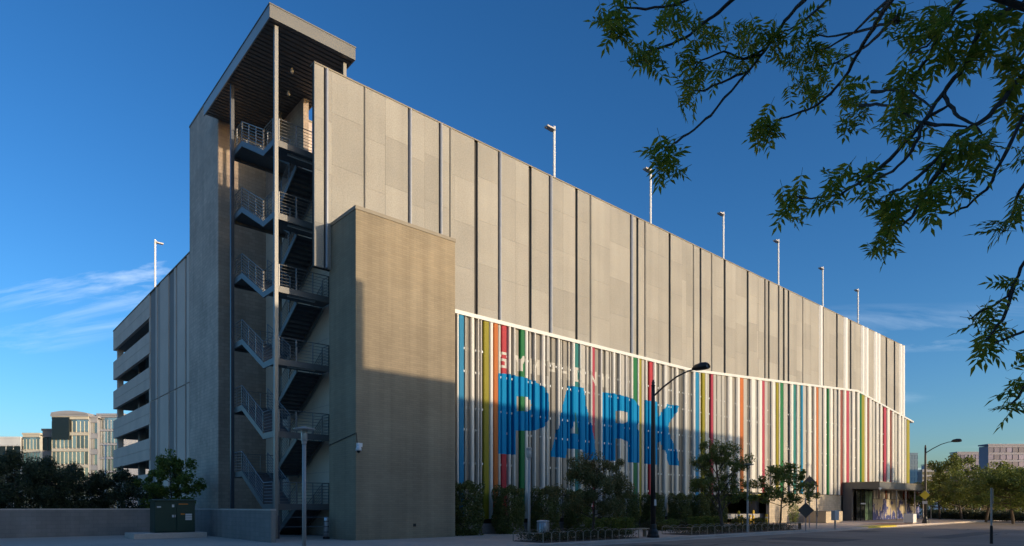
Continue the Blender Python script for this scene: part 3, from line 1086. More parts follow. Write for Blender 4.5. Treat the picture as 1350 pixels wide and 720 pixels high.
# car decks: spandrels with open slots, on the left side and round the far corner
TOPS = [19.8 - 3.44 * k for k in range(5)]
SLOT = 1.36
zs = [HT - 0.07]
bands = []
top = HT - 0.07
for t in TOPS:
    bands.append((t, top))
    top = t - SLOT
bands.append((0, top))
bands = bands[:-1] + [(TOPS[-1] - SLOT - 1.9, TOPS[-1] - SLOT), (0, 0.6)]
for z0, z1 in bands:
    if z1 - z0 < 0.1:
        continue
    zm = (z0 + z1) / 2
    for a, bb in ((z0, zm - 0.012), (zm + 0.012, z1)):
        MB().box(XL, XL + 0.3, YR1 + 0.06, YE - 0.31, a, bb).build('spandrel', 'precast', G)
        MB().box(XL, XL + 30, YE - 0.3, YE, a, bb).build('spandrel', 'precast', G)
MB().box(XL + 0.06, XL + 0.26, YR1 + 0.02, YR1 + 0.6, 0, HT - 0.2).build('corner_post', 'precast', G)
MB().box(XL + 0.32, XL + 0.9, YE - 0.9, YE - 0.32, 0, HT - 0.2).build('corner_post', 'precast', G)
for y in (47.5, 54):
    MB().box(XL + 1.2, XL + 1.8, y, y + 0.7, 0, HT - 3).build('column', 'deck_concrete', G)
for i in range(4):
    MB().box(XL + 8 + i * 7, XL + 8.6 + i * 7, YE - 0.95, YE - 0.31, 0, HT - 3).build('column', 'deck_concrete', G)
MB().box(XL + 12, XL + 12.3, 20, 50, 0, 18).build('ramp_wall', 'deck_concrete', G)

# ---- open stair
XS0, XS1 = -2.0, 1.08
YA0, YA1 = 4.25, 5.65         # front landing
YB0, YB1 = 8.65, 10.3         # rear landing
XM0, XM1 = -0.62, -0.32       # gap between the two flights
RH = 1.07


def rail_run(b, p0, p1, nb=7, posts=2):
    """bars parallel to the line p0-p1, with posts"""
    p0, p1 = Vector(p0), Vector(p1)
    for i in range(nb):
        z = 0.14 + (RH - 0.14) * i / (nb - 1)
        r = 0.024 if i == nb - 1 else 0.0135
        b.tube([p0 + Vector((0, 0, z)), p1 + Vector((0, 0, z))], r, 5)
    for i in range(posts):
        t = i / max(1, posts - 1)
        q = p0.lerp(p1, t)
        b.box(q.x - 0.02, q.x + 0.02, q.y - 0.02, q.y + 0.02, q.z + 0.0, q.z + RH)


for k, z in enumerate(FL):
    L = MB().box(XS0, XS1, YA0 + 0.08, YA1, z - 0.10, z).build('landing', 'stair_steel', G)
    e = MB()
    e.box(XS0 - 0.02, XS1, YA0, YA0 + 0.079, z - 0.26, z + 0.03)
    e.box(XS0 - 0.02, XS0 + 0.06, YA0 + 0.081, YA1, z - 0.26, z + 0.03)
    e.build('edge_beam', 'beam_paint', L)
    r = MB()
    rail_run(r, (XS0 + 0.25, YA0 + 0.04, z), (XS1 - 0.3, YA0 + 0.04, z), posts=4)
    rail_run(r, (XS0 + 0.02, YA0 + 0.2, z), (XS0 + 0.02, YA1, z), posts=2)
    rail_run(r, (XS1 - 0.3, YA0 + 0.04, z), (XS1 - 0.3, YA0 + 0.8, z), posts=2)
    r.build('railing', 'rail_steel', L)
    MB().box(-1.1, 0.3, YA0 + 0.55, YA0 + 0.68, z - 0.185, z - 0.105).build('strip_light', 'girt', L)
    zr = z + 1.73
    Lr = MB().box(XS0, XS1, YB0, YB1, zr - 0.10, zr).build('landing', 'stair_steel', G)
    e = MB()
    e.box(XS0 - 0.02, XS0 + 0.06, YB0, YB1, zr - 0.26, zr + 0.03)
    e.box(XS0 + 0.061, XS1, YB1 - 0.07, YB1 + 0.01, zr - 0.26, zr + 0.03)
    e.build('edge_beam', 'beam_paint', Lr)
    r = MB()
    rail_run(r, (XS0 + 0.02, YB0, zr), (XS0 + 0.02, YB1 - 0.05, zr), posts=3)
    rail_run(r, (XS0 + 0.05, YB1 - 0.04, zr), (XS1, YB1 - 0.04, zr), posts=5)
    r.build('railing', 'rail_steel', Lr)

    def flight(name, xa, xb, ya, yb, za, zb2):
        """ya,za low end ... yb,zb2 high end"""
        n = 11
        fl = MB()
        for i in range(n - 1):
            t = (i + 0.5) / (n - 1)
            y = ya + (yb - ya) * t
            zz = za + (zb2 - za) * (i + 1) / n
            hd = abs(yb - ya) / (n - 1) / 2 + 0.01
            fl.box(xa + 0.05, xb - 0.05, y - hd, y + hd, zz - 0.035, zz)
            fl.box(xa + 0.05, xb - 0.05, y - hd * (1 if yb > ya else -1) - 0.006, y - hd * (1 if yb > ya else -1) + 0.006, zz - (zb2 - za) / n, zz - 0.036)
        f = fl.build(name, 'stair_steel', G)
        for x in (xa, xb - 0.06):
            s = MB()
            p = [(ya, za - 0.22), (yb, zb2 - 0.22), (yb, zb2 + 0.08), (ya, za + 0.08)]
            if yb < ya:
                p = p[::-1]
            s.prism(p, 'x', x, x + 0.06)
            s.build('stringer', 'beam_paint', f)
        r_ = MB()
        for x in (xa + 0.03, xb - 0.03):
            rail_run(r_, (x, ya, za), (x, yb, zb2), posts=4)
        r_.build('railing', 'rail_steel', f)
    flight('stair_flight', XS0 - 0.02, XM0, YA1, YB0, z, zr)
    if k < 5:
        flight('stair_flight', XM1, XS1, YB0, YA1, zr, FL[k + 1])
flight('stair_flight', XM1, XS1, YB0, YA1, -0.1, FL[0])
# columns and canopy of the stair
ZC0, ZC1 = 24.2, 24.87
XC0, XC1, YC0, YC1 = -2.40, 1.97, 3.76, 13.83
for i, (x, y, mt) in enumerate(((-1.97, 4.12, 'column_paint'), (-2.13, 9.75, 'dark_column'), (1.62, 4.3, 'column_paint'), (0.75, 10.5, 'column_paint'))):
    z0 = 0 if i != 2 else 18.0
    MB().box(x - 0.085, x + 0.085, y - 0.085, y + 0.085, z0, ZC0 - 0.05).build('stair_column', mt, G)
cn = MB().box(XC0 + 0.06, XC1 - 0.06, YC0 + 0.06, YC1 - 0.03, ZC0 + 0.12, ZC1 - 0.02).build('stair_canopy', 'fascia_side', G)
fa = MB()
fa.box(XC0, XC1, YC0, YC0 + 0.058, ZC0, ZC1 - 0.06)
fa.build('front_fascia', 'fascia_metal', cn)
fa = MB()
fa.box(XC0, XC0 + 0.058, YC0 + 0.06, YC1, ZC0, ZC1 - 0.06)
fa.build('side_fascia', 'fascia_side', cn)
fa = MB()
fa.box(XC1 - 0.058, XC1, YC0 + 0.06, YC1, ZC0, ZC1 - 0.06)
fa.build('side_fascia', 'fascia_side', cn)
MB().box(XC0 - 0.025, XC1 + 0.025, YC0 - 0.025, YC1, ZC1 - 0.058, ZC1).build('drip_edge', 'fascia_metal', cn)
so = MB()
ns = 33
for i in range(ns):
    y0 = YC0 + 0.07 + (YC1 - YC0 - 0.12) * i / ns
    y1 = YC0 + 0.07 + (YC1 - YC0 - 0.12) * (i + 0.8) / ns
    so.prism([(y0, ZC0 + 0.115), (y0 + 0.03, ZC0 + 0.03), (y1 - 0.03, ZC0 + 0.03), (y1, ZC0 + 0.115)], 'x', XC0 + 0.07, XC1 - 0.07)
so.build('soffit_boards', 'soffit', cn)
for (x, y) in ((-0.2, 6.5), (0.4, 8.4)):
    MB().lathe([(0.05, 0), (0.08, -0.08), (0.09, -0.22), (0.05, -0.26)][::-1], (x, y, ZC0 + 0.02), 10).build('soffit_lamp', 'lantern_glass', cn, smooth=True)

# ---- drive-in opening, base wall, pedestrian entrance
MB().box(XD0, XD1, 2.3, 2.6, 2.75, 3.0).build('entry_lintel', 'white_trim', G)
MB().box(XD0 - 0.25, XD0 + 0.25, 1.95, 2.4, 0, 2.75).build('entry_pier', 'white_trim', G)
MB().box(XD1 - 0.1, XW1, 2.2, 2.5, 0, 2.7).build('base_wall', 'entrance_block', G)
MB().box(XD1 - 0.1, XW1, 2.14, 2.5, 2.701, 2.76).build('wall_cap', 'dark_reveal', G)
MB().box(XD0 + 0.3, XD0 + 5.0, 9, 9.3, 0, 3).build('entry_wall', 'tan_stucco', G)
for i in range(3):
    MB().lathe([(0.0, 0), (0.22, 0.0), (0.22, 0.12), (0.0, 0.12)], (XD0 + 3.2 + i * 1.5, 1.9, 2.45), 10).build('entry_beacon', 'lamp_yellow', G)
ENT = thing('entrance_portal', 'low dark entrance canopy with glazed lobby and blue mural at the garage far end', 'entrance')
EX0, EX1, EY0 = 58.5, 79.5, -1.5
MB().box(EX0, EX1, EY0, 2.1, 3.38, 4.02).build('canopy_roof', 'fascia_metal', ENT)
MB().box(EX0 - 0.05, EX1, EY0 - 0.05, 2.1, 4.022, 4.1).build('canopy_edge', 'cap_metal', ENT)
MB().box(EX0, EX0 + 0.4, 1.2, 2.1, 0, 3.379).build('pier', 'portal_dark', ENT)
MB().box(EX0 + 0.6, EX0 + 7.5, 4.2, 4.4, 0, 3.3).build('lobby_wall', 'portal_dark', ENT)
for i in range(4):
    g = MB().box(EX0 + 0.55 + i * 1.1, EX0 + 1.6 + i * 1.1, 0.9, 0.93, 0.05, 3.2).build('glass_pane', 'glass_dark' if i < 2 else 'glass_green', ENT)
    MB().box(EX0 + 1.6 + i * 1.1, EX0 + 1.65 + i * 1.1, 0.86, 0.97, 0, 3.378).build('mullion', 'black_iron', ENT)
MB().box(EX0 + 1.4, EX0 + 2.8, 0.80, 0.84, 1.75, 1.9).build('door_sign', 'sticker_white', ENT)
for i in range(9):
    x0 = EX0 + 5.0 + i * 1.8
    MB().box(x0 + 0.02, x0 + 1.78, 1.0, 1.15, 0.02, 2.35).build('mural_panel', 'mural', ENT)
rr = random.Random(5)
x = EX0 + 5.0
while x < EX1 + 0.4:
    w = rr.uniform(0.18, 0.4)
    MB().box(x, x + w, 1.0 - rr.uniform(0, 0.12), 1.12, 2.40, 3.37).build('entrance_slat', 'fin_' + rr.choice('WWPPGDWPGK'), ENT)
    x += w + rr.uniform(0.05, 0.2)
MB().box(EX0 + 4.9, EX1 + 0.5, 1.16, 1.3, 0.0, 3.37).build('backing_wall', 'dark_reveal', ENT)
for i in range(5):
    MB().box(EX0 + 6 + i * 3, EX0 + 6.1 + i * 3, -1.2, -1.1, 0, 3.379).build('canopy_post', 'pole_grey', ENT)
MB().lathe([(0.02, 0.02), (0.13, 0), (0.13, -0.12), (0.07, -0.24)][::-1], (EX0 - 0.15, EY0 - 0.1, 3.45), 10).build('security_camera_dome', 'camera_white', ENT)

# roof lamps
def roof_lamp(X, Y, ztop, hd, label, mat='pole_white'):
    t = thing('roof_lamp', label, 'lamp post', 'lamp posts on the roof deck', (X, Y, 18.2))
    h = ztop - 18.2
    MB().tube([(0, 0, 0), (0, 0, h)], 0.095, 8).build('pole', mat, t)
    m = MB()
    m.prism([(0, -0.16), (hd * 0.2, -0.2), (hd * 1.0, -0.17), (hd * 1.0, 0.17), (hd * 0.2, 0.2), (0, 0.16)] if hd < 0 else [(0, 0.16), (hd * 0.2, 0.2), (hd, 0.17), (hd, -0.17), (hd * 0.2, -0.2), (0, -0.16)], 'z', h - 0.32, h - 0.22)
    o = m.build('lamp_head', 'pole_grey', t)
    MB().box(min(0, hd * 0.2), max(0, hd * 0.2), -0.05, 0.05, h - 0.215, h - 0.1).build('bracket', mat, t)
    return t


words = ['tall white lamp post on the roof edge nearest the stair tower', 'second white roof lamp post counted from the stair tower', 'third white roof lamp post counted from the stair tower',
         'fourth white roof lamp post counted from the stair tower', 'fifth white roof lamp post counted from the stair tower', 'white roof lamp post nearest the far end of the garage']
for (u, v), wd in zip(((730.5, 167), (857.5, 222), (953.5, 280), (1026, 316), (1084.5, 352), (1131, 381)), words):
    X = Xat(u, 5.0)
    roof_lamp(X, 5.0, Zat(v, X, 5.0), -0.78, wd)
X = 2.6
Y = Yat(204.5, X)
roof_lamp(X, Y, Zat(316, X, Y), 0.75, 'white lamp post on the roof left of the stair tower')

# ------------------------------------------------------------------ security camera, conduit, standpipe
t = thing('security_camera', 'small white dome camera on a bracket on the tan block corner', 'camera', loc=(0, 0, 0))
p = Vector((0.0, 0.0, Zat(590, 0, 0)))
MB().box(0.02, 0.26, -0.14, -0.002, p.z + 0.02, p.z + 0.20).build('mount_box', 'camera_white', t, bevel=0.01)
MB().tube([(0.1, -0.14, p.z + 0.1), (0.02, -0.3, p.z + 0.1), (-0.02, -0.3, p.z + 0.02)], 0.03, 6).build('bracket_arm', 'camera_white', t)
MB().lathe([(0.13, -0.16), (0.12, -0.05), (0.06, 0.04), (0.03, 0.05)], (-0.02, -0.3, p.z), 12).build('housing', 'camera_white', t, smooth=True)
MB().lathe([(0.02, -0.27), (0.07, -0.23), (0.09, -0.165)], (-0.02, -0.3, p.z), 12).build('dome', 'camera_dome', t, smooth=True)
t2 = MB()
t2.tube([(-0.03, 2.6, p.z + 0.28), (-0.03, 0.05, p.z + 0.62), (0.02, -0.02, p.z + 0.66), (0.06, -0.02, p.z + 0.2)], 0.016, 5)
tag(t2.build('conduit', 'black_iron'), 'thin dark conduit running along the tan block to the camera', 'conduit')
t = thing('standpipe', 'short silver standpipe with black bands beside the tan block', 'standpipe', loc=(-0.35, 2.2, 0))
MB().lathe([(0.11, 0.1), (0.11, 0.95), (0.09, 1.0)], (0, 0, 0), 10).build('pipe', 'pipe_silver', t, smooth=True)
for z in (0.3, 0.55, 0.8):
    MB().lathe([(0.118, z), (0.118, z + 0.035)], (0, 0, 0), 10).build('band', 'black_iron', t)
MB().lathe([(0.16, 0), (0.16, 0.09), (0.115, 0.1)], (0, 0, 0), 10).build('flange', 'black_iron', t)
t = thing('cable_gate', 'low cable gate closing off the foot of the open stair', 'gate', loc=(0, 0, 0))
for z in (0.12, 0.55, 1.0):
    MB().tube([(-2.0, 3.7, z), (0.0, 2.75, z)], 0.012, 5).build('cable', 'rail_steel', t)
for q in ((-2.0, 3.7), (-1.0, 3.22)):
    MB().box(q[0] - 0.03, q[0] + 0.03, q[1] - 0.03, q[1] + 0.03, 0, 1.08).build('post', 'dark_column', t)

# ------------------------------------------------------------------ low walls on the left
WY = 13.3
wl = MB().box(-70, -3.45, WY, WY + 0.2, -0.05, 1.33).build('low_wall', 'low_wall_block')
tag(wl, 'long low grey block wall in front of the dark trees at the left', 'wall')
MB().box(-70, -3.45, WY - 0.02, WY + 0.22, 1.332, 1.40).build('wall_cap', 'kerb', wl)
wr = MB().box(-3.44, -3.24, 0.9, WY + 0.2, -0.05, 1.33).build('low_wall', 'low_wall_block')
tag(wr, 'low grey block wall running from the green cabinet to the stair foot', 'wall')
MB().box(-3.46, -3.22, 0.88, WY + 0.22, 1.332, 1.40).build('wall_cap', 'kerb', wr)
MB().box(-3.43, -3.25, 0.872, 0.899, -0.02, 1.33).build('wall_end', 'column_paint', wr)
sheet('planting_bed', -70, -3.5, WY + 0.25, 120, 0.03, 'soil')

# ------------------------------------------------------------------ transformer cabinet
TB = thing('transformer_cabinet', 'dark green electrical transformer cabinet on a concrete pad by the low wall', 'cabinet', loc=(Xat(203, 8.4), 8.4, 0))
pad = MB().box(-0.95, 2.25, -0.5, 1.5, -0.02, 0.24).build('transformer_pad', 'kerb', None, bevel=0.02, loc=TB.location.copy())
tag(pad, 'raised concrete pad under the green transformer cabinet', 'pad')
W_, D_, H_ = 1.86, 0.95, 1.62
MB().box(0.03, W_ - 0.03, 0.03, D_, 0.245, 0.245 + H_ - 0.10).build('body', 'transformer_green', TB, bevel=0.015)
MB().prism([(-0.03, 0.245 + H_ - 0.099), (D_ + 0.03, 0.245 + H_ - 0.099), (D_ + 0.03, 0.245 + H_ - 0.02), (D_ * 0.5, 0.245 + H_), (-0.03, 0.245 + H_ - 0.04)], 'x', -0.03, W_ + 0.03).build('lid', 'transformer_green', TB)
for i, (a, bb) in enumerate(((0.05, 0.98), (1.0, W_ - 0.05))):
    dr = MB().box(a, bb, -0.015, 0.029, 0.30, 0.245 + H_ - 0.16).build('door', 'transformer_green', TB, bevel=0.008)
    MB().tube([(bb - 0.1, -0.05, 0.95), (bb - 0.1, -0.05, 1.1)], 0.014, 6).build('handle', 'black_iron', dr)
for (x, z, w, h, mt) in ((0.12, 1.45, 0.18, 0.07, 'sticker_white'), (0.78, 1.47, 0.10, 0.13, 'sticker_white'), (0.78, 0.98, 0.16, 0.12, 'sticker_white'), (1.18, 1.10, 0.17, 0.07, 'sticker_orange'),
                         (1.38, 1.06, 0.30, 0.09, 'sticker_white'), (1.38, 0.95, 0.30, 0.09, 'sticker_white'), (1.38, 0.84, 0.30, 0.09, 'sticker_white'), (1.08, 1.60, 0.42, 0.05, 'sticker_orange')):
    MB().box(x, x + w, -0.019, -0.0165, z, z + h).build('sticker', mt, TB)


# ------------------------------------------------------------------ lamps in the street
def path_light(loc, h, label, style):
    t = thing('path_light', label, 'lamp post', loc=loc)
    MB().box(-0.2, 0.2, -0.2, 0.2, 0, 0.06).build('base_plate', 'pole_grey', t)
    MB().lathe([(0.062, 0.06), (0.058, h - 0.55)], (0, 0, 0), 12).build('pole', 'pole_grey', t, smooth=True)
    MB().lathe([(0.075, h - 0.549), (0.075, h - 0.46), (0.1, h - 0.45), (0.1, h - 0.42)], (0, 0, 0), 12).build('collar', 'pole_grey', t)
    MB().lathe([(0.092, h - 0.419), (0.092, h - 0.12)], (0, 0, 0), 12).build('lantern', 'lantern_glass', t, smooth=True)
    for a in range(4):
        x, y = 0.1 * math.cos(a * math.pi / 2 + 0.6), 0.1 * math.sin(a * math.pi / 2 + 0.6)
        MB().box(x - 0.01, x + 0.01, y - 0.01, y + 0.01, h - 0.419, h - 0.119).build('cage_bar', 'pole_grey', t)
    if style:
        MB().lathe([(0.12, h - 0.118), (0.33, h - 0.10), (0.33, h - 0.08), (0.12, h - 0.03), (0.04, h)], (0, 0, 0), 20).build('disc_hat', 'pole_grey', t)
    else:
        MB().lathe([(0.12, h - 0.118), (0.12, h - 0.03), (0.05, h)], (0, 0, 0), 14).build('cap', 'pole_grey', t)
    return t


p = at(401, 668, 20.0)
path_light((p.x, p.y, 0), 4.0, 'slim grey path light with a disc hat in front of the stair tower', True)
p = ground_at(697.5, 713.5)
path_light((p.x, p.y, 0), 4.08, 'slim grey path light with a small lantern by the litter bin', False)


def street_lamp(loc, s, label, sign):
    t = thing('street_lamp', label, 'street lamp', loc=loc)
    t.scale = (s, s, s)
    MB().lathe([(0.30, 0), (0.30, 0.10), (0.26, 0.16), (0.24, 0.30), (0.17, 0.42), (0.15, 0.62), (0.135, 0.66)], (0, 0, 0), 16).build('base', 'black_iron', t)
    MB().lathe([(0.125, 0.66), (0.115, 3.0), (0.095, 6.5), (0.085, 7.35)], (0, 0, 0), 12).build('pole', 'black_iron', t, smooth=True)
    MB().lathe([(0.10, 7.35), (0.11, 7.38), (0.06, 7.44), (0.09, 7.52), (0.05, 7.58), (0.055, 7.63), (0.0, 7.68)], (0, 0, 0), 12).build('finial', 'black_iron', t, smooth=True)
    pts = [(0, 0, 6.85), (0.02, -0.6, 7.25), (0.05, -1.3, 7.62), (0.08, -1.9, 7.80), (0.09, -2.3, 7.82)]
    MB().tube(pts, [0.045, 0.042, 0.038, 0.034, 0.032], 8).build('arm', 'black_iron', t)
    hd = MB()
    hd.v = []
    prof = [(-2.15, 0.10, 0.08), (-2.3, 0.21, 0.19), (-2.6, 0.26, 0.24), (-2.85, 0.25, 0.22), (-2.95, 0.18, 0.14)]
    n = 10
    for (y, w, h) in prof:
        for k in range(n):
            a = 2 * math.pi * k / n
            hd.v.append((0.09 + w * math.cos(a), y, 7.84 + (h if math.sin(a) > 0 else h * 0.45) * math.sin(a)))
    for i in range(len(prof) - 1):
        for k in range(n):
            k2 = (k + 1) % n
            hd.f.append((i * n + k, i * n + k2, (i + 1) * n + k2, (i + 1) * n + k))
    hd.f += [tuple(range(n)), tuple((len(prof) - 1) * n + k for k in reversed(range(n)))]
    hd.m = [0] * len(hd.f)
    hd.build('lamp_head', 'black_iron', t, smooth=True)
    if sign:
        MB().box(-0.10, 0.06, -0.145, -0.135, 1.55, 1.85).build('pole_notice', 'sticker_white', t)
    return t


street_lamp((12.1, -7.15, 0), 1.0, 'black street lamp with ball finial and curved arm in front of the letter K', True)
sl2 = street_lamp((53.3, -7.1, 0), 0.93, 'black street lamp with curved arm at the far kerb by the entrance', False)
t = thing('pedestrian_sign', 'yellow diamond warning sign on the far street lamp pole', 'sign', loc=(53.3, -7.1, 0))
q = 0.42
dm = MB().prism([(0, -q), (q, 0), (0, q), (-q, 0)], 'x', -0.155, -0.14)
dm.build('sign_plate', 'sign_yellow', t, loc=(0, 0, 2.55))
MB().box(-0.155, -0.14, -0.2, 0.2, 1.75, 2.0).build('sub_plate', 'sticker_white', t)


# ------------------------------------------------------------------ signs, bin, posts
def diamond(name, u, v_base, zc, q, label, extra=None, post_h=None, depth=None):
    p = ground_at(u, v_base)
    t = thing(name, label, 'sign', loc=(p.x, p.y, 0), rz=-0.85)
    MB().box(-0.03, 0.03, -0.03, 0.03, 0, post_h or (zc + q)).build('post', 'pole_grey', t)
    MB().prism([(0, zc - q), (q, zc), (0, zc + q), (-q, zc)], 'y', -0.05, -0.035).build('sign_plate', 'sign_back', t)
    if extra:
        MB().box(-0.22, 0.22, -0.052, -0.036, extra[0], extra[1]).build('sub_plate', 'sign_back', t)
    return t


diamond('road_sign', 1062, 700.5, 1.28, 0.48, 'grey back of a low diamond road sign at the end of the planter', post_h=2.0)
diamond('road_sign', 1067, 695.5, 3.2, 0.52, 'grey back of a tall diamond road sign above a small plate', (2.2, 2.62), 3.75)
p = ground_at(1101, 698)
t = thing('ticket_post', 'small grey box on a post by the driveway', 'post', loc=(p.x, p.y, 0), rz=-0.3)
MB().box(-0.04, 0.04, -0.04, 0.04, 0, 0.6).build('post', 'pole_grey', t)
MB().box(-0.2, 0.2, -0.15, 0.15, 0.6, 1.25).build('box', 'sticker_white', t, bevel=0.02)
p = ground_at(1076.5, 697)
t = thing('slim_post', 'thin grey post between the road signs and the tan planter', 'post', loc=(p.x, p.y, 0))
MB().tube([(0, 0, 0), (0, 0, 2.9)], 0.035, 8).build('post', 'pole_grey', t)
MB().prism([(0, 0.75), (0.16, 1.1), (0, 1.45), (-0.16, 1.1)], 'y', -0.06, -0.04).build('plate', 'sign_back', t)
p = ground_at(1307, 713)
t = thing('kerb_post', 'slender post with a narrow sign at the near kerb on the right', 'post', loc=(p.x, p.y, -0.13))
MB().tube([(0, 0, 0), (0, 0, 2.45)], 0.04, 8).build('post', 'pole_grey', t)
MB().box(-0.1, 0.1, -0.055, -0.042, 1.75, 2.4).build('plate', 'sign_back', t)
MB().lathe([(0.06, 0), (0.055, 0.75), (0.045, 0.8)], (0, 0, 0), 10).build('sleeve', 'black_iron', t)
p = ground_at(716, 711.5)
t = thing('litter_bin', 'round brushed steel litter bin at the end of the near planter', 'litter bin', loc=(p.x, p.y, 0))
MB().lathe([(0.24, 0.02), (0.26, 0.08), (0.27, 0.78), (0.25, 0.8)], (0, 0, 0), 20).build('body', 'bin_metal', t, smooth=True)
for i in range(14):
    a = 2 * math.pi * i / 14
    MB().box(0.272 * math.cos(a) - 0.012, 0.272 * math.cos(a) + 0.012, 0.272 * math.sin(a) - 0.012, 0.272 * math.sin(a) + 0.012, 0.06, 0.76).build('slat', 'bin_metal', t)
MB().lathe([(0.29, 0.80), (0.30, 0.84), (0.28, 0.87), (0.10, 0.89)], (0, 0, 0), 20).build('rim', 'pole_silver', t, smooth=True)
p = ground_at(990 + 6, 700)
# tall light mast inside the far planter
pm = ground_at(985.5, 702.5)
t = thing('planter_mast', 'thin grey mast with a flat crossbar top between the planter trees', 'lamp post', loc=(pm.x, pm.y, 0))
MB().lathe([(0.06, 0), (0.05, 3.6)], (0, 0, 0), 10).build('pole', 'pole_grey', t)
MB().lathe([(0.07, 3.6), (0.07, 3.85), (0.35, 3.9), (0.35, 3.93), (0.05, 4.0)], (0, 0, 0), 16).build('disc_hat', 'pole_grey', t)
for i, (u, h, wd) in enumerate(((974, 1.15, 'yellow bollard leftmost in the drive-in opening'), (978, 0.8, 'short yellow bollard beside the leftmost one in the drive-in'), (989, 0.8, 'short yellow bollard right of the mast in the drive-in'),
                                (993, 1.2, 'tall yellow bollard in the middle of the drive-in'), (1010.5, 0.9, 'yellow bollard rightmost by the drive-in kerb'))):
    Y = 1.6 if i < 4 else -0.5
    X = Xat(u, Y)
    t = thing('bollard', wd, 'bollard', 'yellow bollards at the drive-in', (X, Y, 0))
    MB().lathe([(0.10, 0), (0.10, h - 0.05), (0.06, h)], (0, 0, 0), 10).build('tube', 'bollard_yellow', t)
    MB().lathe([(0.103, h * 0.62), (0.103, h * 0.74)], (0, 0, 0), 10).build('band', 'sticker_white', t)
p = ground_at(1092, 690)
t = MB().box(Xat(1089, -1.0), Xat(1111, -1.0), -1.0, 1.0, 0, 1.05).build('block_planter', 'tan_stucco', None, bevel=0.02)
tag(t, 'plain tan stucco planter box by the entrance', 'planter')
MB().box(Xat(1090, -0.9), Xat(1110, -0.9), -0.9, 0.9, 1.051, 1.08).build('soil_bed', 'soil', t)
t = thing('low_seat_block', 'white concrete block by the far street lamp', 'block', loc=(51.8, -6.3, 0))
MB().box(-0.45, 0.45, -0.4, 0.4, 0.06, 0.85).build('block', 'far_white', t, bevel=0.03)
MB().box(-0.38, 0.38, -0.33, 0.33, 0, 0.06).build('foot', 'kerb', t)


# ------------------------------------------------------------------ plants
def cluster_points(centers, sig, n, rng):
    C = np.array(centers)
    idx = rng.integers(0, len(C), n)
    S = np.array(sig)[idx]
    d = rng.normal(size=(n, 3))
    d /= np.linalg.norm(d, axis=1)[:, None]
    r = rng.uniform(0, 1, n)[:, None] ** 0.5
    return C[idx] + d * r * S[:, None]


def tree(name, label, loc, H, trunk_h, cr, leaf, n, ls, seed, group=None, shape=1.0, trunk_r=0.09, cat='tree', bark='bark', density=1.0):
    """trunk with limbs; leaves gather round the limb ends, with gaps between the clumps"""
    rng = np.random.default_rng(seed)
    t = thing(name, label, cat, group, loc)
    m = MB()
    lean = rng.normal(0, 0.06, 2)
    top = H * 0.86
    spine = [Vector((lean[0] * z, lean[1] * z, z)) + Vector((*rng.normal(0, 0.02, 2), 0)) for z in np.linspace(0, top, 7)]
    m.tube(spine, [trunk_r * (1 - 0.8 * i / 6) for i in range(7)], 7)
    cents, sig = [], []
    nl = int(9 * density) + 4
    crown_h = H - trunk_h
    for i in range(nl):
        f = (i + 0.5) / nl
        z0 = trunk_h * 0.8 + (top - trunk_h * 0.8) * f * 0.9
        a = i * 2.4 + rng.uniform(-0.4, 0.4)
        env = math.sin(math.pi * min(0.97, 0.22 + 0.74 * f)) ** 0.75
        rr_ = cr * env * rng.uniform(0.65, 1.08)
        rise = crown_h * rng.uniform(0.10, 0.26) * shape
        j = min(6, int(z0 / top * 6))
        s = spine[j].lerp(spine[min(6, j + 1)], (z0 / top * 6) % 1)
        e = s + Vector((math.cos(a) * rr_, math.sin(a) * rr_, rise))
        mid = s.lerp(e, 0.5) + Vector((*rng.normal(0, 0.06 * cr, 2), 0.08 * rise))
        m.tube([s, mid, e], [trunk_r * 0.38 * (1.1 - 0.6 * f), trunk_r * 0.24, 0.008], 5)
        for q, sg in ((e, 0.20), (s.lerp(mid, 1.2), 0.15)):
            cents.append(tuple(q))
            sig.append(cr * sg * rng.uniform(0.75, 1.3))
        for _ in range(3):
            d = Vector(rng.normal(0, 1, 3)).normalized()
            d.z = abs(d.z) * 0.5 + 0.05
            e2 = mid.lerp(e, rng.uniform(0.3, 1)) + d * cr * 0.34
            m.tube([mid.lerp(e, 0.5), e2], [trunk_r * 0.14, 0.006], 4)
            cents.append(tuple(e2))
            sig.append(cr * rng.uniform(0.09, 0.20))
    cents.append(tuple(spine[-1] + Vector((0, 0, H - top - 0.1))))
    sig.append(cr * 0.22)
    m.build('trunk', bark, t)
    P = cluster_points(cents, sig, n, rng)
    me = quads_mesh('crown', leaf_quads(P, ls, rng), leaf)
    o = inst('crown', me, t)
    return t


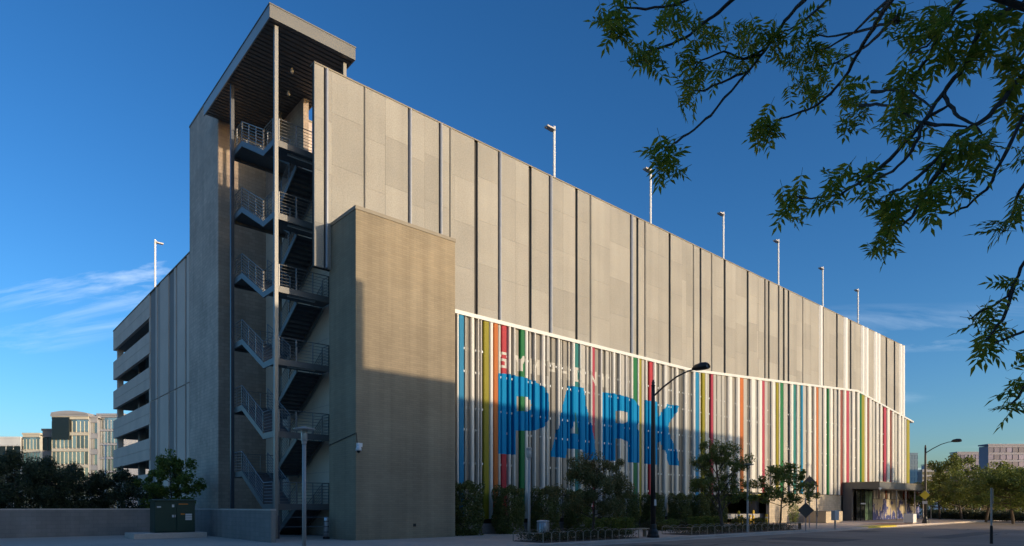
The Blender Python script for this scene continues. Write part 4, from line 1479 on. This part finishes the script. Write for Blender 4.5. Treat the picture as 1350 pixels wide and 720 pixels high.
def shrub(name, label, loc, sx, sy, h, leaf, n, ls, seed, group=None, cat='shrub', box=False, z0=0.0, core=True):
    rng = np.random.default_rng(seed)
    t = thing(name, label, cat, group, loc)
    d = rng.normal(size=(n, 3))
    if box:
        d = rng.uniform(-1, 1, (n, 3))
        k = np.argmax(np.abs(d), axis=1)
        d[np.arange(n), k] = np.sign(d[np.arange(n), k]) * rng.uniform(0.8, 1.03, n)
        # soften the corners
        rad = np.linalg.norm(d[:, :2], axis=1)[:, None]
        d[:, :2] *= np.minimum(1, 1.16 / np.maximum(rad, 0.1))
    else:
        d /= np.linalg.norm(d, axis=1)[:, None]
        d *= (rng.uniform(0.35, 1, n) ** 0.5)[:, None]
    lump = 1 + 0.16 * np.sin(d[:, 0] * 5 + seed) * np.cos(d[:, 2] * 6 + d[:, 1] * 4 + seed)
    P = d * np.array([sx, sy, h / 2]) * lump[:, None]
    P[:, 2] += h / 2 + z0
    P[:, 2] = np.maximum(P[:, 2], 0.02)
    inst('foliage', quads_mesh('foliage', leaf_quads(P, ls, rng, 0.6, 0.1), leaf), t)
    if core:
        m = MB()
        for i in range(4):
            a = i * 1.7 + seed
            m.tube([(0.04 * math.cos(a), 0.04 * math.sin(a), 0), (sx * 0.3 * math.cos(a), sy * 0.3 * math.sin(a), h * 0.5), (sx * 0.5 * math.cos(a), sy * 0.5 * math.sin(a), h * 0.85)], [0.03, 0.02, 0.006], 5)
        m.build('stem', 'bark', t)
    return t


# clipped column hedges along the slats
YH = 0.95
hed = [(614, 'first column hedge against the slats, beside the tan block', 0.86, 2.65), (670.5, 'column hedge in front of the crimson slat', 0.80, 2.5), (719, 'column hedge just right of the lantern path light', 0.80, 2.5),
       (762, 'column hedge half hidden behind the near planter tree', 0.76, 2.4), (826, 'column hedge at the right edge of the near planter tree', 0.78, 2.35), (861, 'column hedge directly behind the black street lamp', 0.70, 2.3),
       (896, 'column hedge just right of the black street lamp', 0.76, 2.3), (922, 'column hedge at the left edge of the far planter tree', 0.74, 2.3), (945, 'column hedge behind the far planter tree trunk', 0.74, 2.3)]
for i, (u, lb, r, h) in enumerate(hed):
    shrub('column_hedge', lb, (Xat(u, YH), YH, 0), r, 0.62, h, 'leaf_hedge', 11000, 0.10, 20 + i, 'clipped column hedges along the garage front', 'hedge', box=True)
# round clipped bushes
for i, (u, lb) in enumerate(((783, 'leftmost of three clipped green bushes behind the near planter'), (805, 'middle one of three clipped bushes behind the near planter'), (823.5, 'rightmost of three clipped bushes behind the near planter'))):
    Y = -3.6
    shrub('clipped_bush', lb, (Xat(u, Y), Y, 0), 0.42, 0.42, 0.86, 'leaf_round', 4200, 0.07, 40 + i, 'clipped bushes behind the near planter', 'bush', box=True)
for i, (u, lb) in enumerate(((918, 'leftmost clipped bush behind the far planter'), (931, 'second clipped bush behind the far planter'), (943, 'third clipped bush behind the far planter'))):
    Y = -3.0
    shrub('clipped_bush', lb, (Xat(u, Y), Y, 0), 0.45, 0.42, 0.82, 'leaf_round', 3600, 0.075, 44 + i, 'clipped bushes behind the far planter', 'bush', box=True)
for i, (u, Y, sx, h, lf, lb) in enumerate(((856, -1.6, 0.75, 0.6, 'leaf_cover', 'low spreading bush left of the street lamp foot'), (884, -1.5, 0.95, 0.72, 'leaf_round', 'low spreading green bush right of the street lamp foot'),
                                           (872, -2.1, 0.6, 0.5, 'leaf_yellow', 'small yellowish bush behind the street lamp foot'), (900, -1.9, 0.5, 0.5, 'leaf_cover', 'small low bush near the bench edge of the far planter'),
                                           (975, -3.4, 0.9, 0.85, 'leaf_yellow', 'yellow green bush left of the mast in front of the drive-in'), (1000, -3.2, 0.9, 0.75, 'leaf_yellow', 'yellow green bush right of the mast in front of the drive-in'),
                                           (1046, 0.9, 0.6, 1.9, 'leaf_round', 'tall narrow shrub against the tan base wall'), (1072, 0.6, 0.75, 1.15, 'leaf_round', 'round green shrub behind the diamond signs'))):
    shrub('spreading_bush', lb, (Xat(u, Y), Y, 0), sx, 0.5, h, lf, 2200, 0.07, 60 + i, 'bushes on the forecourt', 'bush')


# planters: hoop edging round a bed of ground cover
def planter(u0, u1, ya, yb, npost, lb1, lb2, seed):
    x0, x1 = Xat(u0, ya), Xat(u1, ya)
    t = thing('planter_edging', lb1, 'planter edging', 'hoop edgings of the street planters', (x0, ya, 0))
    L = x1 - x0
    st = L / npost
    post = MB().box(-0.014, 0.014, -0.014, 0.014, 0, 0.40).mesh('post', 'edging_metal')
    arc = MB().tube([(0.0, 0, 0.38), (st * 0.12, 0, 0.43), (st * 0.3, 0, 0.465), (st * 0.5, 0, 0.475), (st * 0.7, 0, 0.465), (st * 0.88, 0, 0.43), (st, 0, 0.38)], 0.012, 5).mesh('hoop', 'edging_metal')
    for i in range(npost + 1):
        inst('post', post, t, (i * st, 0, 0))
        inst('post', post, t, (i * st, yb - ya, 0))
        if i < npost:
            inst('hoop', arc, t, (i * st, 0, 0))
            inst('hoop', arc, t, (i * st, yb - ya, 0))
    MB().tube([(0, 0, 0.40), (0, yb - ya, 0.40)], 0.014, 5).build('end_rail', 'edging_metal', t)
    MB().tube([(L, 0, 0.40), (L, yb - ya, 0.40)], 0.014, 5).build('end_rail', 'edging_metal', t)
    MB().box(L - 0.03, L + 1.6, (yb - ya) * 0.3, (yb - ya) * 0.3 + 0.4, 0.38, 0.43).build('ledge', 'edging_metal', t)
    MB().box(L + 1.45, L + 1.5, (yb - ya) * 0.3 + 0.1, (yb - ya) * 0.3 + 0.3, 0, 0.379).build('ledge_leg', 'edging_metal', t)
    rng = np.random.default_rng(seed)
    n = 9000
    P = np.stack([rng.uniform(0.06, L - 0.06, n), rng.uniform(0.05, yb - ya - 0.05, n), rng.uniform(0, 1, n) ** 0.6], 1)
    hgt = 0.34 + 0.09 * np.sin(P[:, 0] * 4.1 + seed) * np.cos(P[:, 1] * 5) + rng.normal(0, 0.03, n)
    P[:, 2] *= np.maximum(0.1, hgt)
    o = inst('ground_cover', quads_mesh('ground_cover', leaf_quads(P, 0.06, rng, 0.6, -0.3), 'leaf_cover'), None, (x0, ya, 0.02))
    tag(o, lb2, 'ground cover', kind='stuff')
    s = MB().box(0.02, L - 0.02, 0.02, yb - ya - 0.02, 0.001, 0.03).build('soil_bed', 'soil', t)
    return x0, x1


PY0, PY1 = -7.05, -5.2
planter(716, 842, PY0, PY1, 13, 'hoop edging of the near planter between litter bin and street lamp', 'low dark ground cover filling the near planter', 70)
planter(912, 1056, PY0, PY1, 17, 'hoop edging of the far planter right of the street lamp', 'low dark ground cover filling the far planter', 71)

yt = -6.0
tree('planter_tree', 'bushy dark olive tree in the near planter before the letters A and R', (Xat(781, yt), yt, 0), 3.75, 0.9, 1.95, 'leaf_oak', 21000, 0.09, 101, 'planter trees', trunk_r=0.07, density=1.3)
tree('planter_tree', 'tall upright green tree at the left of the far planter', (Xat(953, yt), yt, 0), 4.75, 1.0, 1.85, 'leaf_elm', 20000, 0.09, 102, 'planter trees', shape=2.1, trunk_r=0.11, density=1.5)
tree('planter_tree', 'open spreading round leaved tree at the right of the far planter', (Xat(1027, yt), yt, 0), 4.2, 1.6, 2.15, 'leaf_round', 6200, 0.15, 103, 'planter trees', trunk_r=0.075, density=0.9)

# trees behind the low wall on the left
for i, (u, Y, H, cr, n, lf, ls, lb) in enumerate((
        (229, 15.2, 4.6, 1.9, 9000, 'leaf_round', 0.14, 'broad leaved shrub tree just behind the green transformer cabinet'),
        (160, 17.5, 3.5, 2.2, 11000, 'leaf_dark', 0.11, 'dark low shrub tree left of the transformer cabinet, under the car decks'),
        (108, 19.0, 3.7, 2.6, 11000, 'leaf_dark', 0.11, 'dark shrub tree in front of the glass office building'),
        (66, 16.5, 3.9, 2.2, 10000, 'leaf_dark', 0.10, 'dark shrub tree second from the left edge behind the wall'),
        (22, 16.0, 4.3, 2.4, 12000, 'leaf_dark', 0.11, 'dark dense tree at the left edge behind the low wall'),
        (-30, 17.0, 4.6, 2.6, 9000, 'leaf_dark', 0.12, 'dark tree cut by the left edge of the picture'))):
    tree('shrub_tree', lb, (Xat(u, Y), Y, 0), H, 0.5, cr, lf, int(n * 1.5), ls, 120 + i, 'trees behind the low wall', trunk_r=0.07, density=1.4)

# trees along the street on the right
for i, (u, d, H, cr, n, lf, ls, lb) in enumerate((
        (1240, 78, 6.2, 3.2, 7000, 'leaf_yellow', 0.24, 'sunlit yellow green tree right behind the far street lamp'),
        (1268, 74, 8.6, 4.0, 9000, 'leaf_elm', 0.26, 'tall green tree right of the far street lamp arm'),
        (1300, 66, 6.6, 4.2, 9000, 'leaf_elm', 0.24, 'green tree in front of the violet glass building'),
        (1336, 60, 6.0, 3.8, 9000, 'leaf_round', 0.22, 'green street tree at the right edge behind the kerb post'),
        (1375, 58, 6.5, 3.8, 8000, 'leaf_round', 0.22, 'street tree cut by the right edge of the picture'),
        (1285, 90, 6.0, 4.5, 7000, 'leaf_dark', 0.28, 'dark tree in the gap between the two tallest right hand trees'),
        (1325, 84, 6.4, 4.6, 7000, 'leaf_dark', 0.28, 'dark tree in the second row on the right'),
        (1252, 100, 5.4, 4.0, 6000, 'leaf_round', 0.28, 'far small tree behind the yellow green one'))):
    q = at(u, VH, d)
    tree('street_tree', lb, (q.x, q.y, -0.1), H * 0.82, 1.4, cr, lf, n, ls, 140 + i, 'street trees on the right', trunk_r=0.14, density=1.2)
q0, q1 = at(1222, VH, 84), at(1420, VH, 62)
hg = thing('roadside_hedge', 'long dark hedge running under the street trees on the right', 'hedge', loc=(0, 0, 0))
rng = np.random.default_rng(9)
n = 16000
tt = rng.uniform(0, 1, n)
P = np.stack([q0.x + (q1.x - q0.x) * tt + rng.normal(0, 0.5, n), q0.y + (q1.y - q0.y) * tt + rng.normal(0, 0.5, n), rng.uniform(0, 1, n) * (0.9 + 0.25 * np.sin(tt * 40))], 1)
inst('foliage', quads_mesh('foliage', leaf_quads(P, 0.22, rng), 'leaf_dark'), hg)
dirv = (q1 - q0)
m = MB()
for i in range(14):
    c = q0.lerp(q1, (i + 0.5) / 14)
    m.tube([(c.x, c.y, -0.1), (c.x + 0.1, c.y, 0.5), (c.x + 0.25, c.y + 0.1, 0.9)], [0.04, 0.03, 0.01], 5)
m.build('stem', 'bark', hg)

# ------------------------------------------------------------------ far buildings
def far_block(name, label, u0, u1, vtop, d, mat, glass, floors, bays, depth=14, frame=None, base=0.0, skew=0.0, pw=0.008, gh=0.62):
    """a building facing the camera at distance d; every window a pane in its own opening"""
    a, b_ = at(u0, VH, d), at(u1, VH, d * (1 + skew))
    H = CZ + (VH - vtop) / FPX * d
    wdt = (b_ - a).to_2d().length
    ang = math.atan2(b_.y - a.y, b_.x - a.x)
    t = thing(name, label, 'building', loc=(a.x, a.y, base), rz=ang)
    fh = H / floors
    bw = wdt / bays
    MB().box(0.1, wdt - 0.1, 0.35, depth, -0.1, H - 0.3).build('core', frame or mat, t)
    pane = MB().box(pw * 1.1 * bw, (1 - pw * 1.1) * bw, 0.2, 0.34, 0, fh * gh).mesh('window', glass)
    for f in range(floors):
        MB().box(0, wdt, 0.0, 0.33, f * fh + fh * (gh + 0.08), (f + 1) * fh).build('spandrel', mat, t)
        for k in range(bays):
            inst('window', pane, t, (k * bw, 0, f * fh + fh * 0.06))
    for k in range(bays + 1):
        MB().box(max(0, k * bw - pw * bw), min(wdt, k * bw + pw * bw), 0.03, 0.345, 0, H - fh * 0.3).build('pier', mat, t)
    MB().box(-0.2, wdt + 0.2, -0.15, depth + 0.1, H + 0.001, H + 0.5).build('roof', frame or mat, t)
    return t


# the glass office on the left: three bodies of one building
d = 150
of = far_block('office_building', 'sunlit glass office building with curved roof behind the left trees', 68, 116, 549, d, 'far_cream', 'glass_gold', 6, 9, depth=22, frame='far_grey', gh=0.74)
a = at(68, VH, d)
wd_ = 48 / FPX * d
Hh = CZ + (VH - 549) / FPX * d
m = MB()
arc = [(0, Hh + 0.51)] + [(wd_ * i / 10, Hh + 0.51 + 0.8 * math.sin(math.pi * (0.15 + 0.75 * i / 10))) for i in range(11)] + [(wd_, Hh + 0.51)]
m.prism(arc[::-1], 'y', -0.3, 20)
m.build('curved_roof', 'far_grey', of)
MB().box(0.3, wd_ * 0.5, -0.3, -0.05, Hh - 5.4, Hh - 0.2).build('corner_glass', 'glass_dark', of)
far_block('office_building', 'dark slotted office wing right of the curved roof building', 116, 128, 551, d + 1, 'far_grey', 'glass_gold', 6, 2, depth=22)
far_block('office_building', 'flat glass office wing next to the car decks', 128.5, 163, 548, d + 2, 'far_grey', 'glass_gold', 7, 8, depth=22, gh=0.8)
far_block('office_building', 'small brown office block left of the curved roof building', 56, 68, 568, d + 3, 'far_brown', 'glass_dark', 4, 2, depth=15)
far_block('office_building', 'cream glass block farther left behind the trees', 30, 52, 573, 190, 'far_cream', 'glass_gold', 5, 5, depth=15, gh=0.76)
far_block('office_building', 'white arched block at the left edge', -12, 27, 578, 190, 'far_white', 'glass_dark', 3, 4, depth=15)
# lamp mast before the office
q = at(139, VH, 95)
t = thing('slim_mast', 'thin pale mast standing before the glass office', 'mast', loc=(q.x, q.y, 0))
MB().lathe([(0.12, 0), (0.08, 10.5)], (0, 0, 0), 8).build('pole', 'pole_white', t)
MB().box(-0.25, 0.25, -0.1, 0.1, 10.5, 10.62).build('crossbar', 'pole_white', t)
# right hand skyline
far_block('office_tower', 'blue glass tower just right of the garage end', 1199, 1210, 598, 420, 'glass_blue', 'glass_blue', 10, 3, depth=6)
far_block('office_tower', 'grey stepped tower behind the far street lamp', 1216, 1242, 620, 420, 'far_grey', 'glass_dark', 8, 6, depth=6)
far_block('office_tower', 'narrow grey top on the stepped tower', 1222, 1234, 613, 425, 'far_grey', 'glass_dark', 9, 3, depth=6)
far_block('office_tower', 'tan and grey tower left of the tall street tree', 1241, 1261, 616, 400, 'far_brown', 'glass_blue', 9, 4, depth=6)
far_block('office_tower', 'violet glass building in the middle of the right skyline', 1262, 1306, 597, 300, 'far_violet', 'glass_violet', 9, 9, depth=5)
far_block('office_tower', 'large violet glass building at the right edge', 1303, 1400, 587, 240, 'far_violet', 'glass_violet', 9, 12, depth=5)
# parking lot wall and cars row seen under the trees
lw = at(1262, VH, 110)
far_block('low_pavilion', 'long pale low building under the right hand trees', 1250, 1400, 650, 118, 'far_white', 'glass_dark', 1, 14, depth=10)

# ------------------------------------------------------------------ the neighbour across the street, behind the camera: it shades the lower facade
NB = thing('neighbour_building', 'tan neighbour building across the street whose shadow falls on the garage', 'building', loc=(0, 0, 0))
NY = -34.0
ty, tz = 0.30, 0.15
h_lo = 7.75 + tz * -NY
h_hi = 11.6 + tz * -NY
xs_hi = 0.40 + ty * -NY
xs_lo = 37.4 + ty * (2.2 - NY)
MB().box(-38, xs_hi, NY - 14, NY, -0.05, h_hi).build('wall', 'tan_stucco', NB)
MB().box(xs_hi + 0.002, xs_lo, NY - 14, NY + 0.001, -0.05, h_lo).build('wall', 'tan_stucco', NB)
win = MB().box(0, 1.6, 0.0, 0.05, 0, 1.5).mesh('window', 'glass_dark')
for f in range(3):
    for k in range(30):
        inst('window', win, NB, (-56 + k * 3.3, NY + 0.003, 1.2 + f * 3.6))

# ------------------------------------------------------------------ the tree overhead
TR = thing('overhanging_tree', 'near tree with feathery compound leaves hanging into the upper right sky', 'tree')
tb = at(1760, VH, 5.2)
tb.z = 0.0
fork = Vector((tb.x, tb.y, 3.1))
m = MB()
m.tube([tb, tb + Vector((0.03, 0.02, 1.6)), fork, fork + Vector((0.1, 0.05, 1.6)), fork + Vector((0.05, 0.2, 3.4))], [0.20, 0.17, 0.15, 0.10, 0.04], 10)
m.build('trunk', 'bark', TR)


def depth_of(u, v):
    return 5.6 + 0.9 * math.sin(u * 0.013 + 1.0) + 0.5 * math.sin(v * 0.021) - (u - 1000) * 0.0012


BR = [
    [(1430, -70), (1348, 5), (1310, 22), (1289, 45), (1276, 83), (1258, 104), (1244, 122), (1229, 143), (1217, 163), (1210, 181), (1199, 205), (1177, 226), (1160, 234)],
    [(1217, 163), (1193, 187), (1164, 219), (1131, 243), (1107, 257), (1089, 260), (1062, 262), (1048, 258)],
    [(1244, 122), (1251, 138), (1265, 154), (1283, 165), (1294, 176)],
    [(1420, 40), (1352, 95), (1330, 120), (1316, 138), (1305, 152), (1283, 167), (1258, 180), (1237, 208), (1213, 232), (1186, 249), (1173, 254)],
    [(1218, 162), (1244, 164), (1275, 167)], [(1221, 156), (1238, 146), (1251, 138)],
    [(1440, 60), (1349, 156), (1332, 189), (1318, 216), (1300, 249), (1275, 272), (1251, 284)],
    [(1245, 215), (1228, 240), (1202, 286), (1184, 299), (1167, 308)],
    [(1260, -60), (1188, -16), (1159, 11), (1126, 43), (1092, 63), (1057, 74)],
    [(1205, -40), (1175, 0), (1159, 23), (1148, 43), (1133, 67), (1119, 94), (1105, 112), (1089, 129), (1072, 142), (1050, 150), (1020, 160)],
    [(1185, 20), (1158, 47), (1139, 63), (1101, 83), (1074, 90)],
    [(1185, 28), (1159, 34), (1126, 43), (1092, 48), (1075, 46)],
    [(1130, -80), (1090, -40), (1060, 0), (1045, 15), (1030, 35), (1013, 58), (996, 83), (964, 120), (936, 152), (916, 170), (892, 187), (880, 196)],
    [(1175, -60), (1120, -20), (1090, 2), (1068, 22), (1047, 36), (1030, 43)],
    [(1040, -60), (1000, -30), (963, 2), (947, 17), (928, 30), (910, 45), (887, 58), (857, 67), (845, 68)],
    [(960, -40), (920, -5), (887, 7), (850, 11), (820, 10), (805, 22)],
    [(1003, 72), (980, 78), (955, 68), (923, 80), (915, 92)], [(985, 95), (963, 103), (928, 119), (915, 120)],
    [(1013, 62), (1000, 70), (978, 78), (965, 76)],
    [(1150, 122), (1170, 118), (1200, 120), (1229, 143)], [(1133, 140), (1155, 138), (1180, 140), (1217, 163)],
    [(1480, 210), (1400, 290), (1350, 345), (1338, 372), (1328, 392), (1312, 402), (1290, 412), (1280, 420)],
    [(1338, 372), (1322, 420), (1310, 436), (1300, 448)], [(1450, 330), (1390, 410), (1350, 436), (1330, 445), (1312, 452)],
    [(1470, 420), (1390, 470), (1355, 500), (1342, 525), (1332, 534)],
    [(1460, 120), (1380, 200), (1345, 250), (1335, 285), (1320, 300)],
    [(1330, -60), (1290, -20), (1260, 10), (1240, 40), (1222, 60), (1200, 70)],
    [(1240, 40), (1225, 75), (1205, 100), (1192, 115)],
    [(1400, -30), (1370, 40), (1345, 70), (1330, 95)],
]
bm_ = MB()
ends = []
for pts in BR:
    P3 = []
    rs = []
    for i, (u, v) in enumerate(pts):
        d = depth_of(u, v)
        P3.append(at(u, v, d))
        t_ = i / (len(pts) - 1)
        rs.append((0.019 if len(pts) > 8 else 0.012) * (1 - 0.75 * t_) + 0.003)
    # smooth subdivision with small knots
    Q, R_ = [], []
    for i in range(len(P3) - 1):
        for s in range(3):
            f = s / 3
            Q.append(P3[i].lerp(P3[i + 1], f) + Vector((random.gauss(0, 0.004), random.gauss(0, 0.004), random.gauss(0, 0.004))))
            R_.append((rs[i] * (1 - f) + rs[i + 1] * f) * random.uniform(0.9, 1.12))
    Q.append(P3[-1])
    R_.append(rs[-1])
    bm_.tube(Q, R_, 6)
for v0 in (((1430, -70)), ((1440, 60)), ((1480, 210)), ((1470, 420)), ((1260, -60)), ((1130, -80)), ((1420, 40)), ((1460, 120)), ((1450, 330)), ((1175, -60)), ((1330, -60)), ((1205, -40)), ((1040, -60)), ((960, -40)), ((1400, -30))):
    e = at(v0[0], v0[1], depth_of(*v0))
    hub = fork + Vector((0.05, 0.1, min(3.0, max(0.2, (e.z - 3.1) * 0.75))))
    bm_.tube([hub, hub.lerp(e, 0.5) + Vector((0, 0, 0.12)), e], [0.05, 0.03, 0.019], 7)
bm_.build('branches', 'twig', TR)


def compound_leaf(seed, n=6):
    """a pinnate leaf along +x that droops; leaflets in pairs and one at the tip"""
    r = random.Random(seed)
    mb = MB()
    L = 0.235
    def ax(t):
        return Vector((L * t, 0, -0.05 * t * t * r.uniform(0.7, 1.3)))
    pr = [ax(i / 4) for i in range(5)]
    mb.tube([pr[0], pr[2], pr[4]], 0.0016, 3, cap=False)
    items = []
    for i in range(n):
        t = 0.22 + 0.66 * i / (n - 1)
        for s in (-1, 1):
            items.append((t, s, r.uniform(0.85, 1.15) * (0.086 - 0.02 * abs(t - 0.5))))
    items.append((1.0, 0, 0.08))
    for t, s, ll in items:
        p = ax(t)
        ang = s * r.uniform(0.7, 1.2)
        d = Vector((math.cos(ang), math.sin(ang), -r.uniform(-0.1, 0.5))).normalized()
        side = d.cross(Vector((0, 0, 1))).normalized()
        up = side.cross(d)
        w = ll * 0.155
        a = p
        b1 = p + d * ll * 0.38 + side * w + up * 0.004
        b2 = p + d * ll * 0.38 - side * w + up * 0.004
        c = p + d * ll - up * 0.006
        k = p + d * ll * 0.42 - up * 0.002
        nn = len(mb.v)
        mb.v += [tuple(a), tuple(b1), tuple(c), tuple(b2), tuple(k)]
        mb.f += [(nn, nn + 4, nn + 1), (nn + 1, nn + 4, nn + 2), (nn + 2, nn + 4, nn + 3), (nn + 3, nn + 4, nn)]
        mb.m += [0] * 4
    return mb


LV = [compound_leaf(s) for s in range(6)]
LM = [l.mesh('leaf', 'leaf_ash') for l in LV]
CL = [(800, 28, 18, 7), (815, 12, 16, 6), (808, 42, 12, 4), (850, 66, 20, 8), (862, 75, 14, 5), (893, 12, 22, 9), (880, 22, 18, 6), (900, 32, 16, 5), (905, 66, 16, 5), (932, 36, 20, 8), (940, 50, 14, 4),
      (955, 82, 20, 7), (910, 105, 22, 9), (920, 92, 18, 7), (905, 125, 14, 4), (975, 40, 24, 9), (990, 58, 22, 8), (975, 85, 14, 5), (1010, 42, 24, 9), (1030, 58, 22, 8), (1060, 30, 26, 9), (1075, 50, 22, 8),
      (1062, 70, 20, 8), (1042, 88, 18, 7), (1060, 108, 22, 8), (1085, 100, 14, 5), (1078, 122, 14, 4), (1110, 70, 10, 3), (878, 198, 20, 8), (893, 212, 16, 6), (868, 212, 12, 4), (1010, 155, 18, 7), (1000, 172, 14, 5),
      (1018, 168, 12, 4), (1126, 118, 16, 6), (1130, 142, 16, 6), (1120, 158, 10, 3), (1045, 258, 18, 7), (1040, 280, 12, 4), (1094, 240, 18, 7), (1108, 228, 12, 4), (1090, 268, 10, 3), (1145, 232, 16, 6),
      (1160, 255, 20, 8), (1170, 280, 18, 7), (1165, 305, 20, 8), (1160, 325, 14, 5), (1182, 262, 12, 4), (1196, 95, 18, 7), (1190, 125, 20, 8), (1185, 150, 20, 8), (1203, 160, 16, 6), (1195, 182, 14, 4),
      (1205, 50, 24, 8), (1180, 25, 24, 8), (1225, 30, 24, 8), (1250, 20, 26, 8), (1255, 55, 22, 7), (1245, 80, 16, 5), (1290, 25, 28, 9), (1320, 20, 28, 9), (1345, 45, 24, 8), (1300, 60, 22, 7), (1325, 75, 22, 7), (1345, 100, 18, 6),
      (1280, 70, 16, 5), (1330, 115, 14, 4), (1212, 265, 18, 7), (1228, 252, 12, 4), (1248, 205, 18, 6), (1265, 190, 16, 5), (1290, 178, 18, 6), (1300, 195, 14, 4), (1285, 215, 14, 4), (1245, 232, 16, 5), (1265, 250, 16, 5),
      (1340, 150, 12, 4), (1345, 200, 14, 4), (1322, 292, 14, 5), (1342, 270, 12, 4), (1335, 375, 12, 4), (1305, 408, 14, 5), (1288, 416, 8, 3), (1318, 432, 14, 5), (1300, 448, 10, 3), (1342, 505, 14, 5), (1336, 530, 12, 4), (1348, 470, 10, 3)]
rl = random.Random(21)
cand = []
for u, v, rad, nleaf in CL:
    for i in range(int(nleaf * 0.9 + 0.5)):
        uu, vv = u + rl.gauss(0, rad * 0.42), v + rl.gauss(0, rad * 0.42)
        d = depth_of(u, v) + rl.gauss(0, 0.10)
        c = at(uu, vv, d)
        yaw = rl.uniform(0, 2 * math.pi)
        pitch = rl.uniform(-0.45, 1.1)
        roll = rl.uniform(-0.6, 0.6)
        s = rl.uniform(0.75, 1.3)
        M = Matrix.Translation(c) @ Matrix.Rotation(yaw, 4, 'Z') @ Matrix.Rotation(pitch, 4, 'Y') @ Matrix.Rotation(roll, 4, 'X') @ Matrix.Scale(s, 4) @ Matrix.Translation((-0.11, 0, 0))
        inframe = 0 <= uu <= 1350 and vv >= 0
        cand.append((0 if inframe else 1, d / s, M, rl.randrange(6)))
for i in range(150):                      # the crown goes on above and to the right of the frame
    uu, vv = (rl.uniform(1370, 1650), rl.uniform(-260, 520)) if rl.random() < 0.6 else (rl.uniform(900, 1600), rl.uniform(-260, -40))
    c = at(uu, vv, depth_of(min(uu, 1450), vv) + rl.gauss(0, 0.3))
    M = Matrix.Translation(c) @ Matrix.Rotation(rl.uniform(0, 6.28), 4, 'Z') @ Matrix.Rotation(rl.uniform(0.05, 1.1), 4, 'Y')
    cand.append((1, 9, M, rl.randrange(6)))
cand.sort(key=lambda c: (c[0], c[1]))
rest = MB()
for i, (_, _, M, k) in enumerate(cand):
    if i < 300:
        o = bpy.data.objects.new('leaf', LM[k])
        col.objects.link(o)
        o.parent = TR
        o.matrix_world = M
    else:
        n = len(rest.v)
        rest.v += [tuple(M @ Vector(p)) for p in LV[k].v]
        rest.f += [tuple(n + j for j in f) for f in LV[k].f]
        rest.m += [0] * len(LV[k].f)
o = rest.build('foliage', 'leaf_ash', TR)
o['kind'] = 'stuff'
